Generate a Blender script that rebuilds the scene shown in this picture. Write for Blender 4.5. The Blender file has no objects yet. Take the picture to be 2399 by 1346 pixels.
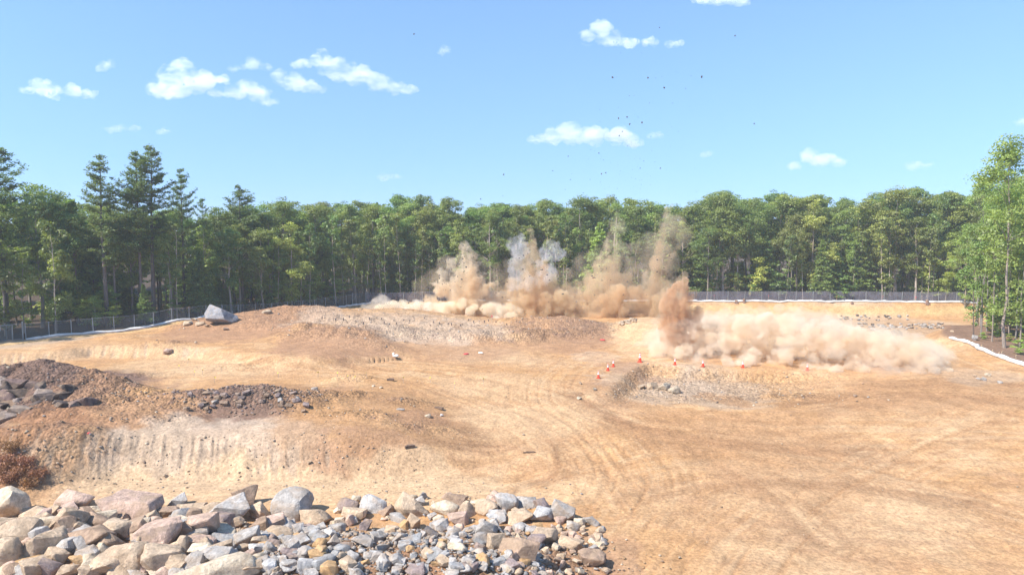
import bpy, bmesh, math, random
import numpy as np
from mathutils import Vector, Matrix, Euler

# ------------------------------------------------------------------ camera, sky, sun, exposure
sc = bpy.context.scene
col = sc.collection
W, H, FPX, CAMZ, HORIZON = 2399.0, 1346.0, 1622.0, 13.0, 545.0
PITCH = math.atan((H / 2 - HORIZON) / FPX)
cam_data = bpy.data.cameras.new('camera')
cam = bpy.data.objects.new('camera', cam_data)
col.objects.link(cam)
sc.camera = cam
cam_data.sensor_width = 36.0
cam_data.lens = FPX / W * 36.0
cam_data.clip_start = 0.5
cam_data.clip_end = 30000.0
cam.location = (0, 0, CAMZ)
cam.rotation_euler = (math.pi / 2 - PITCH, 0, 0)

SUN_EL = math.radians(47)
SUN_AZ = math.atan2(-0.86, -0.45)           # clockwise from +Y: high on the left, a little behind the camera
world = bpy.data.worlds.new('World')
sc.world = world
world.use_nodes = True
wn = world.node_tree
sky = wn.nodes.new('ShaderNodeTexSky')
sky.sky_type = 'NISHITA'
sky.sun_disc = False
sky.sun_elevation = SUN_EL
sky.sun_rotation = SUN_AZ
sky.air_density, sky.dust_density, sky.ozone_density = 1.0, 0.0, 3.0
wtc = wn.nodes.new('ShaderNodeTexCoord')
wma = wn.nodes.new('ShaderNodeVectorMath'); wma.operation = 'MULTIPLY_ADD'
wma.inputs[1].default_value = (1, 1, 0.5); wma.inputs[2].default_value = (0, 0, 0.18)
wno = wn.nodes.new('ShaderNodeVectorMath'); wno.operation = 'NORMALIZE'
wmu = wn.nodes.new('ShaderNodeVectorMath'); wmu.operation = 'MULTIPLY'
wmu.inputs[1].default_value = (1.04, 1.16, 1.24)
wn.links.new(wtc.outputs['Generated'], wma.inputs[0]); wn.links.new(wma.outputs[0], wno.inputs[0])
wn.links.new(wno.outputs[0], sky.inputs[0]); wn.links.new(sky.outputs[0], wmu.inputs[0])
wn.links.new(wmu.outputs[0], wn.nodes['Background'].inputs[0])
wn.nodes['Background'].inputs[1].default_value = 0.105

sun_data = bpy.data.lights.new('sun', 'SUN')
sun_data.energy = 4.6
sun_data.angle = math.radians(0.5)
sun_data.color = (1.0, 0.955, 0.88)
sun = bpy.data.objects.new('sun', sun_data)
col.objects.link(sun)
sdir = Vector((math.sin(SUN_AZ) * math.cos(SUN_EL), math.cos(SUN_AZ) * math.cos(SUN_EL), math.sin(SUN_EL)))
sun.rotation_euler = sdir.to_track_quat('Z', 'Y').to_euler()

sc.view_settings.view_transform = 'Standard'
sc.view_settings.look = 'None'
sc.view_settings.exposure = 0.9
sc.view_settings.gamma = 1.0
sc.render.engine = 'CYCLES'
cy = sc.cycles
cy.use_denoising = True
cy.volume_bounces = 14
cy.max_bounces = 16
cy.diffuse_bounces = 3
cy.transparent_max_bounces = 24
cy.volume_step_rate = 0.15
cy.volume_max_steps = 256
cy.sample_clamp_indirect = 6.0

# ------------------------------------------------------------------ helpers
def P(px, py, z):
    """pixel of the photograph + height -> point in the place"""
    u, v = (px - W / 2) / FPX, -(py - H / 2) / FPX
    d = (u, math.cos(PITCH) + v * math.sin(PITCH), -math.sin(PITCH) + v * math.cos(PITCH))
    t = (z - CAMZ) / d[2]
    return Vector((d[0] * t, d[1] * t, z))

def PD(px, py, Y):
    """pixel + distance ahead -> point"""
    u, v = (px - W / 2) / FPX, -(py - H / 2) / FPX
    dy = math.cos(PITCH) + v * math.sin(PITCH)
    t = Y / dy
    return Vector((u * t, Y, CAMZ + (-math.sin(PITCH) + v * math.cos(PITCH)) * t))

_rs = np.random.RandomState(7)
_tab = _rs.rand(65536).astype(np.float64)
def _h2(i, j, seed):
    return _tab[((i * 73856093) ^ (j * 19349663) ^ (seed * 83492791)) & 65535]
def noise2(x, y, seed=0):
    x = np.asarray(x, dtype=np.float64); y = np.asarray(y, dtype=np.float64)
    i = np.floor(x).astype(np.int64); j = np.floor(y).astype(np.int64)
    fx = x - i; fy = y - j
    fx = fx * fx * (3 - 2 * fx); fy = fy * fy * (3 - 2 * fy)
    a = _h2(i, j, seed); b = _h2(i + 1, j, seed); c = _h2(i, j + 1, seed); d = _h2(i + 1, j + 1, seed)
    return (a + (b - a) * fx + (c - a) * fy + (a - b - c + d) * fx * fy) * 2 - 1
def fbm2(x, y, octv=4, seed=0, gain=0.5):
    s = 0; amp = 1; t = 0; ca, sa = math.cos(0.65), math.sin(0.65)
    for k in range(octv):
        s = s + amp * noise2(x, y, seed + k * 17); t += amp; amp *= gain
        x, y = (x * ca - y * sa) * 2.03 + 3.7, (x * sa + y * ca) * 2.03 - 1.9
    return s / t
def _h3(i, j, k, seed):
    return _tab[((i * 73856093) ^ (j * 19349663) ^ (k * 49979687) ^ (seed * 83492791)) & 65535]
def noise3(p, seed=0):
    i = np.floor(p).astype(np.int64); f = p - i; f = f * f * (3 - 2 * f)
    r = 0
    for a in (0, 1):
        for b in (0, 1):
            for c in (0, 1):
                w = (f[:, 0] if a else 1 - f[:, 0]) * (f[:, 1] if b else 1 - f[:, 1]) * (f[:, 2] if c else 1 - f[:, 2])
                r = r + w * _h3(i[:, 0] + a, i[:, 1] + b, i[:, 2] + c, seed)
    return r * 2 - 1
def ss(t):
    t = np.clip(t, 0, 1); return t * t * (3 - 2 * t)
def mix(a, b, t):
    return a + (b - a) * t

def tag(o, label=None, cat=None, group=None, kind=None):
    if label: o['label'] = label
    if cat: o['category'] = cat
    if group: o['group'] = group
    if kind: o['kind'] = kind
    return o
def link(name, data, parent=None, loc=(0, 0, 0), rot=(0, 0, 0), scale=(1, 1, 1)):
    o = bpy.data.objects.new(name, data)
    col.objects.link(o)
    o.location = loc; o.rotation_euler = rot; o.scale = scale
    if parent is not None: o.parent = parent
    return o
def empty(name, loc=(0, 0, 0), rot=(0, 0, 0), scale=(1, 1, 1)):
    o = link(name, None, None, loc, rot, scale)
    o.empty_display_size = 0.2
    return o
def mesh_np(name, verts, faces, mat=None, smooth=False, sharp=None):
    """verts (n,3) array, faces: (m,k) array or list"""
    me = bpy.data.meshes.new(name)
    verts = np.asarray(verts, dtype=np.float32)
    if isinstance(faces, np.ndarray):
        n, k = faces.shape
        me.vertices.add(len(verts)); me.vertices.foreach_set('co', verts.ravel())
        me.loops.add(n * k); me.loops.foreach_set('vertex_index', faces.astype(np.int32).ravel())
        me.polygons.add(n)
        me.polygons.foreach_set('loop_start', np.arange(0, n * k, k, dtype=np.int32))
        me.polygons.foreach_set('loop_total', np.full(n, k, dtype=np.int32))
        me.update(calc_edges=True)
    else:
        me.from_pydata([tuple(v) for v in verts.tolist()], [], [tuple(f) for f in faces])
    me.validate()
    if smooth:
        me.polygons.foreach_set('use_smooth', np.ones(len(me.polygons), dtype=bool))
        if sharp is not None: me.set_sharp_from_angle(angle=math.radians(sharp))
    if mat is not None: me.materials.append(mat)
    return me

class MB:
    """collects simple solids into one mesh"""
    def __init__(self): self.v = []; self.f = []
    def add(self, vs, fs):
        n = len(self.v); self.v += [tuple(v) for v in vs]; self.f += [tuple(i + n for i in f) for f in fs]; return self
    def box(self, c, s, rot=None):
        vs = [Vector((x * s[0] / 2, y * s[1] / 2, z * s[2] / 2)) for x in (-1, 1) for y in (-1, 1) for z in (-1, 1)]
        if rot: vs = [Euler(rot).to_matrix() @ v for v in vs]
        vs = [v + Vector(c) for v in vs]
        return self.add(vs, [(0, 1, 3, 2), (4, 6, 7, 5), (0, 4, 5, 1), (2, 3, 7, 6), (0, 2, 6, 4), (1, 5, 7, 3)])
    def tube(self, pts, rad, sides=6, cap=True):
        pts = [Vector(p) for p in pts]; n = len(pts)
        if not hasattr(rad, '__len__'): rad = [rad] * n
        vs = []; fs = []
        for i, p in enumerate(pts):
            t = (pts[min(i + 1, n - 1)] - pts[max(i - 1, 0)])
            t = t.normalized() if t.length > 1e-9 else Vector((0, 0, 1))
            a = t.cross(Vector((0, 0, 1)) if abs(t.z) < 0.9 else Vector((1, 0, 0))).normalized(); b = t.cross(a)
            for k in range(sides):
                an = 2 * math.pi * k / sides
                vs.append(p + (a * math.cos(an) + b * math.sin(an)) * rad[i])
        for i in range(n - 1):
            for k in range(sides):
                k2 = (k + 1) % sides
                fs.append((i * sides + k, i * sides + k2, (i + 1) * sides + k2, (i + 1) * sides + k))
        if cap:
            fs.append(tuple(range(sides))); fs.append(tuple((n - 1) * sides + k for k in reversed(range(sides))))
        return self.add(vs, fs)
    def lathe(self, prof, sides=16, c=(0, 0, 0)):
        n = len(prof); vs = []; fs = []
        for r, z in prof:
            for k in range(sides):
                an = 2 * math.pi * k / sides
                vs.append((c[0] + r * math.cos(an), c[1] + r * math.sin(an), c[2] + z))
        for i in range(n - 1):
            for k in range(sides):
                k2 = (k + 1) % sides
                fs.append((i * sides + k, i * sides + k2, (i + 1) * sides + k2, (i + 1) * sides + k))
        fs.append(tuple(reversed(range(sides)))); fs.append(tuple((n - 1) * sides + k for k in range(sides)))
        return self.add(vs, fs)
    def mesh(self, name, mat, smooth=False, sharp=40):
        return mesh_np(name, np.array(self.v), self.f, mat, smooth, sharp)

# ------------------------------------------------------------------ materials
def new_mat(name):
    m = bpy.data.materials.new(name); m.use_nodes = True
    nt = m.node_tree; nt.nodes.clear()
    out = nt.nodes.new('ShaderNodeOutputMaterial')
    return m, nt, out
def N(nt, t, **kw):
    n = nt.nodes.new(t)
    for k, v in kw.items(): setattr(n, k, v)
    return n
def setin(n, **kw):
    for k, v in kw.items():
        n.inputs[k.replace('_', ' ')].default_value = v
    return n
def simple_mat(name, c, rough=0.8, vary=0.25, scale=6.0, bump=0.0, metal=0.0):
    m, nt, out = new_mat(name)
    b = N(nt, 'ShaderNodeBsdfPrincipled'); b.inputs['Roughness'].default_value = rough; b.inputs['Metallic'].default_value = metal
    tc = N(nt, 'ShaderNodeTexCoord'); no = N(nt, 'ShaderNodeTexNoise')
    no.inputs['Scale'].default_value = scale; no.inputs['Detail'].default_value = 5.0
    nt.links.new(tc.outputs['Object'], no.inputs['Vector'])
    mr = N(nt, 'ShaderNodeMapRange')
    mr.inputs[1].default_value = 0.3; mr.inputs[2].default_value = 0.7
    mr.inputs[3].default_value = 1 - vary; mr.inputs[4].default_value = 1 + vary
    nt.links.new(no.outputs['Fac'], mr.inputs[0])
    mu = N(nt, 'ShaderNodeVectorMath', operation='SCALE'); mu.inputs[0].default_value = c[:3]
    nt.links.new(mr.outputs[0], mu.inputs['Scale']); nt.links.new(mu.outputs[0], b.inputs['Base Color'])
    if bump:
        bp = N(nt, 'ShaderNodeBump'); bp.inputs['Strength'].default_value = bump; bp.inputs['Distance'].default_value = 0.03
        nt.links.new(no.outputs['Fac'], bp.inputs['Height']); nt.links.new(bp.outputs[0], b.inputs['Normal'])
    nt.links.new(b.outputs[0], out.inputs['Surface'])
    return m

def soil_mat():
    m, nt, out = new_mat('soil')
    b = N(nt, 'ShaderNodeBsdfPrincipled'); b.inputs['Roughness'].default_value = 0.95
    b.inputs['Specular IOR Level'].default_value = 0.1
    at = N(nt, 'ShaderNodeAttribute', attribute_name='soil')
    ar = N(nt, 'ShaderNodeAttribute', attribute_name='rough')
    tc = N(nt, 'ShaderNodeTexCoord')
    fine = N(nt, 'ShaderNodeTexNoise'); setin(fine, Scale=5.0, Detail=6.0, Roughness=0.7)
    med = N(nt, 'ShaderNodeTexNoise'); setin(med, Scale=0.9, Detail=6.0, Roughness=0.65)
    vor = N(nt, 'ShaderNodeTexVoronoi'); setin(vor, Scale=4.5, Randomness=1.0)
    for n in (fine, med, vor): nt.links.new(tc.outputs['Object'], n.inputs['Vector'])
    m1 = N(nt, 'ShaderNodeMapRange'); m1.inputs[1].default_value = .36; m1.inputs[2].default_value = .64; m1.inputs[3].default_value = .72; m1.inputs[4].default_value = 1.22
    m2 = N(nt, 'ShaderNodeMapRange'); m2.inputs[1].default_value = .36; m2.inputs[2].default_value = .64; m2.inputs[3].default_value = .84; m2.inputs[4].default_value = 1.12
    nt.links.new(fine.outputs['Fac'], m1.inputs[0]); nt.links.new(med.outputs['Fac'], m2.inputs[0])
    k = N(nt, 'ShaderNodeMath', operation='MULTIPLY'); nt.links.new(m1.outputs[0], k.inputs[0]); nt.links.new(m2.outputs[0], k.inputs[1])
    # stones of different tone lying in rough ground
    sp = N(nt, 'ShaderNodeSeparateColor'); nt.links.new(vor.outputs['Color'], sp.inputs[0])
    m3 = N(nt, 'ShaderNodeMapRange'); m3.inputs[3].default_value = .7; m3.inputs[4].default_value = 1.28
    nt.links.new(sp.outputs[0], m3.inputs[0])
    mx = N(nt, 'ShaderNodeMix', data_type='FLOAT'); mx.inputs[2].default_value = 1.0
    nt.links.new(ar.outputs['Fac'], mx.inputs[0]); nt.links.new(m3.outputs[0], mx.inputs[3])
    k2 = N(nt, 'ShaderNodeMath', operation='MULTIPLY'); nt.links.new(k.outputs[0], k2.inputs[0]); nt.links.new(mx.outputs[0], k2.inputs[1])
    sc_ = N(nt, 'ShaderNodeVectorMath', operation='SCALE'); nt.links.new(at.outputs['Color'], sc_.inputs[0]); nt.links.new(k2.outputs[0], sc_.inputs['Scale'])
    nt.links.new(sc_.outputs[0], b.inputs['Base Color'])
    hs = N(nt, 'ShaderNodeMath', operation='MULTIPLY'); nt.links.new(vor.outputs['Distance'], hs.inputs[0]); nt.links.new(ar.outputs['Fac'], hs.inputs[1])
    ha = N(nt, 'ShaderNodeMath', operation='SUBTRACT'); nt.links.new(fine.outputs['Fac'], ha.inputs[0]); nt.links.new(hs.outputs[0], ha.inputs[1])
    bp = N(nt, 'ShaderNodeBump'); bp.inputs['Strength'].default_value = .9; bp.inputs['Distance'].default_value = .2
    hb = N(nt, 'ShaderNodeMapRange'); hb.inputs[3].default_value = .4; hb.inputs[4].default_value = 1.0
    nt.links.new(ar.outputs['Fac'], hb.inputs[0]); nt.links.new(hb.outputs[0], bp.inputs['Strength'])
    nt.links.new(ha.outputs[0], bp.inputs['Height']); nt.links.new(bp.outputs[0], b.inputs['Normal'])
    nt.links.new(b.outputs[0], out.inputs['Surface'])
    return m

def rock_mat(name, attr=False):
    """rock whose stone colour comes from the object's colour (or, for rubble, from an attribute)"""
    m, nt, out = new_mat(name)
    b = N(nt, 'ShaderNodeBsdfPrincipled'); b.inputs['Roughness'].default_value = 0.9; b.inputs['Specular IOR Level'].default_value = 0.2
    tc = N(nt, 'ShaderNodeTexCoord'); oi = N(nt, 'ShaderNodeObjectInfo')
    if attr:
        src = N(nt, 'ShaderNodeAttribute', attribute_name='tone').outputs['Color']; vec = tc.outputs['Object']
    else:
        src = oi.outputs['Color']
        geo = N(nt, 'ShaderNodeNewGeometry'); ad = N(nt, 'ShaderNodeVectorMath', operation='ADD')
        nt.links.new(geo.outputs['Position'], ad.inputs[0]); vec = ad.outputs[0]
        sca = N(nt, 'ShaderNodeMath', operation='MULTIPLY'); sca.inputs[1].default_value = 37.0
        nt.links.new(oi.outputs['Random'], sca.inputs[0]); nt.links.new(sca.outputs[0], ad.inputs[1])
    n1 = N(nt, 'ShaderNodeTexNoise'); setin(n1, Scale=2.2, Detail=7.0, Roughness=.68)
    n2 = N(nt, 'ShaderNodeTexNoise'); setin(n2, Scale=9.0, Detail=6.0, Roughness=.7)
    n3 = N(nt, 'ShaderNodeTexNoise'); setin(n3, Scale=1.1, Detail=4.0, Distortion=1.2)
    for n in (n1, n2, n3): nt.links.new(vec, n.inputs['Vector'])
    def rng(s, a, bb, c, d):
        q = N(nt, 'ShaderNodeMapRange'); q.inputs[1].default_value = a; q.inputs[2].default_value = bb; q.inputs[3].default_value = c; q.inputs[4].default_value = d
        nt.links.new(s, q.inputs[0]); return q.outputs[0]
    k = N(nt, 'ShaderNodeMath', operation='MULTIPLY')
    nt.links.new(rng(n1.outputs['Fac'], .3, .7, .58, 1.36), k.inputs[0]); nt.links.new(rng(n2.outputs['Fac'], .3, .7, .7, 1.28), k.inputs[1])
    s1 = N(nt, 'ShaderNodeVectorMath', operation='SCALE'); nt.links.new(src, s1.inputs[0]); nt.links.new(k.outputs[0], s1.inputs['Scale'])
    # rusty or dusty staining in patches
    mxc = N(nt, 'ShaderNodeMix', data_type='RGBA'); nt.links.new(s1.outputs[0], mxc.inputs[6]); mxc.inputs[7].default_value = (.40, .28, .18, 1)
    nt.links.new(rng(n3.outputs['Fac'], .45, .68, 0, .6), mxc.inputs[0])
    nt.links.new(mxc.outputs[2], b.inputs['Base Color'])
    bp = N(nt, 'ShaderNodeBump'); bp.inputs['Strength'].default_value = .9; bp.inputs['Distance'].default_value = .16
    hh = N(nt, 'ShaderNodeMath', operation='MULTIPLY_ADD'); hh.inputs[1].default_value = .5
    nt.links.new(n2.outputs['Fac'], hh.inputs[0]); nt.links.new(n1.outputs['Fac'], hh.inputs[2])
    nt.links.new(hh.outputs[0], bp.inputs['Height']); nt.links.new(bp.outputs[0], b.inputs['Normal'])
    nt.links.new(b.outputs[0], out.inputs['Surface'])
    return m

def leaf_mat(name, c, trans=0.35, hue=0.045):
    m, nt, out = new_mat(name)
    at = N(nt, 'ShaderNodeAttribute', attribute_name='tint'); oi = N(nt, 'ShaderNodeObjectInfo')
    hsv = N(nt, 'ShaderNodeHueSaturation'); hsv.inputs['Color'].default_value = (*c, 1)
    mh = N(nt, 'ShaderNodeMapRange'); mh.inputs[3].default_value = .497 - hue; mh.inputs[4].default_value = .497 + hue * .3
    nt.links.new(oi.outputs['Random'], mh.inputs[0]); nt.links.new(mh.outputs[0], hsv.inputs['Hue'])
    mv = N(nt, 'ShaderNodeMapRange'); mv.inputs[3].default_value = .6; mv.inputs[4].default_value = 1.45
    nt.links.new(at.outputs['Fac'], mv.inputs[0])
    oc = N(nt, 'ShaderNodeMath', operation='MULTIPLY'); nt.links.new(mv.outputs[0], oc.inputs[0])
    sepc = N(nt, 'ShaderNodeSeparateColor'); nt.links.new(oi.outputs['Color'], sepc.inputs[0]); nt.links.new(sepc.outputs[0], oc.inputs[1])
    nt.links.new(oc.outputs[0], hsv.inputs['Value'])
    d = N(nt, 'ShaderNodeBsdfDiffuse'); t = N(nt, 'ShaderNodeBsdfTranslucent'); g = N(nt, 'ShaderNodeBsdfGlossy'); g.inputs['Roughness'].default_value = .55
    nt.links.new(hsv.outputs[0], d.inputs['Color'])
    tcx = N(nt, 'ShaderNodeVectorMath', operation='MULTIPLY'); tcx.inputs[1].default_value = (1.25, 1.35, .6)
    nt.links.new(hsv.outputs[0], tcx.inputs[0]); nt.links.new(tcx.outputs[0], t.inputs['Color'])
    mx = N(nt, 'ShaderNodeMixShader'); mx.inputs[0].default_value = trans
    nt.links.new(d.outputs[0], mx.inputs[1]); nt.links.new(t.outputs[0], mx.inputs[2])
    m2 = N(nt, 'ShaderNodeMixShader'); m2.inputs[0].default_value = .05
    nt.links.new(mx.outputs[0], m2.inputs[1]); nt.links.new(g.outputs[0], m2.inputs[2])
    nt.links.new(m2.outputs[0], out.inputs['Surface'])
    return m

def bark_mat(name, c):
    m, nt, out = new_mat(name)
    b = N(nt, 'ShaderNodeBsdfPrincipled'); b.inputs['Roughness'].default_value = .95
    tc = N(nt, 'ShaderNodeTexCoord'); mp = N(nt, 'ShaderNodeMapping'); mp.inputs['Scale'].default_value = (7, 7, 1.1)
    no = N(nt, 'ShaderNodeTexNoise'); setin(no, Scale=1.0, Detail=5.0, Roughness=.7)
    nt.links.new(tc.outputs['Object'], mp.inputs[0]); nt.links.new(mp.outputs[0], no.inputs['Vector'])
    mr = N(nt, 'ShaderNodeMapRange'); mr.inputs[1].default_value = .3; mr.inputs[2].default_value = .7; mr.inputs[3].default_value = .6; mr.inputs[4].default_value = 1.35
    nt.links.new(no.outputs['Fac'], mr.inputs[0])
    oi = N(nt, 'ShaderNodeObjectInfo'); mu = N(nt, 'ShaderNodeVectorMath', operation='MULTIPLY'); mu.inputs[1].default_value = c
    nt.links.new(oi.outputs['Color'], mu.inputs[0])
    s = N(nt, 'ShaderNodeVectorMath', operation='SCALE'); nt.links.new(mu.outputs[0], s.inputs[0]); nt.links.new(mr.outputs[0], s.inputs['Scale'])
    nt.links.new(s.outputs[0], b.inputs['Base Color'])
    bp = N(nt, 'ShaderNodeBump'); bp.inputs['Strength'].default_value = .6; bp.inputs['Distance'].default_value = .04
    nt.links.new(no.outputs['Fac'], bp.inputs['Height']); nt.links.new(bp.outputs[0], b.inputs['Normal'])
    nt.links.new(b.outputs[0], out.inputs['Surface'])
    return m

def dust_mat(name, c1, c2, dens, scale=.6, lo=.42, hi=.6, stretch=(1, 1, 1), detail=4.0, aniso=0.0, colscale=.25):
    m, nt, out = new_mat(name)
    v = N(nt, 'ShaderNodeVolumePrincipled'); v.inputs['Anisotropy'].default_value = aniso
    tc = N(nt, 'ShaderNodeTexCoord'); mp = N(nt, 'ShaderNodeMapping'); mp.inputs['Scale'].default_value = stretch
    nt.links.new(tc.outputs['Object'], mp.inputs[0])
    n = N(nt, 'ShaderNodeTexNoise'); setin(n, Scale=scale, Detail=detail, Roughness=.6)
    nt.links.new(mp.outputs[0], n.inputs['Vector'])
    mr = N(nt, 'ShaderNodeMapRange', interpolation_type='SMOOTHSTEP'); mr.inputs[1].default_value = lo; mr.inputs[2].default_value = hi; mr.inputs[3].default_value = 0; mr.inputs[4].default_value = dens
    nt.links.new(n.outputs['Fac'], mr.inputs[0]); nt.links.new(mr.outputs[0], v.inputs['Density'])
    n2 = N(nt, 'ShaderNodeTexNoise'); setin(n2, Scale=colscale, Detail=2.0)
    nt.links.new(mp.outputs[0], n2.inputs['Vector'])
    m2 = N(nt, 'ShaderNodeMapRange'); m2.inputs[1].default_value = .38; m2.inputs[2].default_value = .62
    nt.links.new(n2.outputs['Fac'], m2.inputs[0])
    mx = N(nt, 'ShaderNodeMix', data_type='RGBA'); mx.inputs[6].default_value = (*c1, 1); mx.inputs[7].default_value = (*c2, 1)
    nt.links.new(m2.outputs[0], mx.inputs[0]); nt.links.new(mx.outputs[2], v.inputs['Color'])
    nt.links.new(v.outputs[0], out.inputs['Volume'])
    return m

M = {}
M['soil'] = soil_mat()
M['rock'] = rock_mat('stone')
M['rubble'] = rock_mat('rubble_stone', attr=True)
M['oak_leaf'] = leaf_mat('broadleaf_foliage', (.19, .265, .06), .4)
M['maple_leaf'] = leaf_mat('light_foliage', (.26, .34, .075), .42)
M['needle'] = leaf_mat('pine_needles', (.15, .215, .075), .3, .02)
M['hemlock'] = leaf_mat('young_conifer_needles', (.18, .26, .07), .35, .025)
M['rust_leaf'] = leaf_mat('dry_needles', (.36, .19, .09), .25, .02)
M['bark_pine'] = bark_mat('pine_bark', (.15, .115, .10))
M['bark_grey'] = bark_mat('grey_bark', (.21, .18, .155))
M['steel'] = simple_mat('galvanised_steel', (.30, .31, .31), .45, .15, 3.0, 0, .4)
M['sock'] = simple_mat('white_filter_fabric', (.64, .63, .60), .85, .2, 1.2, .3)
M['cone_orange'] = simple_mat('orange_plastic', (.75, .06, .02), .5, .12, 5.0)
M['cone_white'] = simple_mat('white_collar', (.82, .8, .78), .45, .06, 5.0)
M['cone_base'] = simple_mat('cone_base_plastic', (.62, .05, .02), .7, .2, 5.0)
M['wood_cut'] = simple_mat('cut_wood', (.34, .22, .12), .9, .3, 9.0, .4)
M['lath'] = simple_mat('lath_wood', (.5, .36, .22), .85, .2, 7.0)
M['flag_pink'] = simple_mat('pink_flagging', (.85, .12, .16), .7, .1, 4.0)
M['flag_yellow'] = simple_mat('yellow_flagging', (.8, .62, .06), .7, .1, 4.0)
M['marker'] = simple_mat('dark_tube_plastic', (.05, .05, .06), .6, .2, 5.0)
M['white_paint'] = simple_mat('white_sheet', (.8, .8, .79), .6, .08, 4.0)
M['white_bag'] = simple_mat('white_bag_plastic', (.8, .79, .78), .6, .08, 6.0, .3)
M['red_bag'] = simple_mat('red_plastic', (.62, .05, .05), .55, .15, 6.0, .3)
M['debris'] = simple_mat('dark_flying_earth', (.085, .075, .065), .95, .4, 3.0)
M['old_timber'] = simple_mat('old_timber', (.16, .10, .065), .9, .3, 6.0, .4)
def fabric_mat(name, c, cover):
    m, nt, out = new_mat(name)
    d = N(nt, 'ShaderNodeBsdfDiffuse'); d.inputs['Color'].default_value = (*c, 1)
    t = N(nt, 'ShaderNodeBsdfTransparent'); mx = N(nt, 'ShaderNodeMixShader')
    tc = N(nt, 'ShaderNodeTexCoord'); no = N(nt, 'ShaderNodeTexNoise'); setin(no, Scale=.8, Detail=3.0)
    nt.links.new(tc.outputs['Object'], no.inputs['Vector'])
    mr = N(nt, 'ShaderNodeMapRange'); mr.inputs[1].default_value = .3; mr.inputs[2].default_value = .7; mr.inputs[3].default_value = cover - .16; mr.inputs[4].default_value = cover + .16
    nt.links.new(no.outputs['Fac'], mr.inputs[0]); nt.links.new(mr.outputs[0], mx.inputs[0])
    nt.links.new(t.outputs[0], mx.inputs[1]); nt.links.new(d.outputs[0], mx.inputs[2]); nt.links.new(mx.outputs[0], out.inputs['Surface'])
    return m
M['mesh_left'] = fabric_mat('chain_link_mesh', (.17, .18, .18), .30)
M['mesh_right'] = fabric_mat('screened_chain_link_mesh', (.22, .205, .235), .56)

# ------------------------------------------------------------------ the ground: height and soil
FENCE = [(-112, 30), (-78, 62), (-59.5, 84), (-49, 94), (-41, 103), (-34, 112), (-27, 127), (-10, 131), (25, 131), (60, 130), (86, 128), (130, 124)]
def polydist(X, Y, pts):
    """signed distance (left of travel positive) and arc length to a polyline"""
    X = np.asarray(X, float); Y = np.asarray(Y, float)
    best = np.full(X.shape, 1e9); sg = np.zeros(X.shape); al = np.zeros(X.shape); s0 = 0
    for (x0, y0), (x1, y1) in zip(pts[:-1], pts[1:]):
        dx, dy = x1 - x0, y1 - y0; L = math.hypot(dx, dy)
        t = np.clip(((X - x0) * dx + (Y - y0) * dy) / L ** 2, 0, 1)
        qx, qy = X - (x0 + t * dx), Y - (y0 + t * dy); d = np.hypot(qx, qy)
        k = d < best
        best = np.where(k, d, best); sg = np.where(k, np.sign(dx * qy - dy * qx), sg); al = np.where(k, s0 + t * L, al); s0 += L
    return best * sg, al
def curve(pts, n=5):
    """Catmull-Rom through points"""
    out = []
    q = [pts[0]] + list(pts) + [pts[-1]]
    for i in range(1, len(q) - 2):
        p0, p1, p2, p3 = [np.array(a[:2], float) for a in q[i - 1:i + 3]]
        for k in range(n):
            t = k / n
            out.append(tuple(.5 * (2 * p1 + (p2 - p0) * t + (2 * p0 - 5 * p1 + 4 * p2 - p3) * t * t + (3 * p1 - p0 - 3 * p2 + p3) * t ** 3)))
    out.append(tuple(pts[-1][:2]))
    return out
def gp(px, py, z=0.0):
    p = P(px, py, z); return (p.x, p.y)

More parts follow.
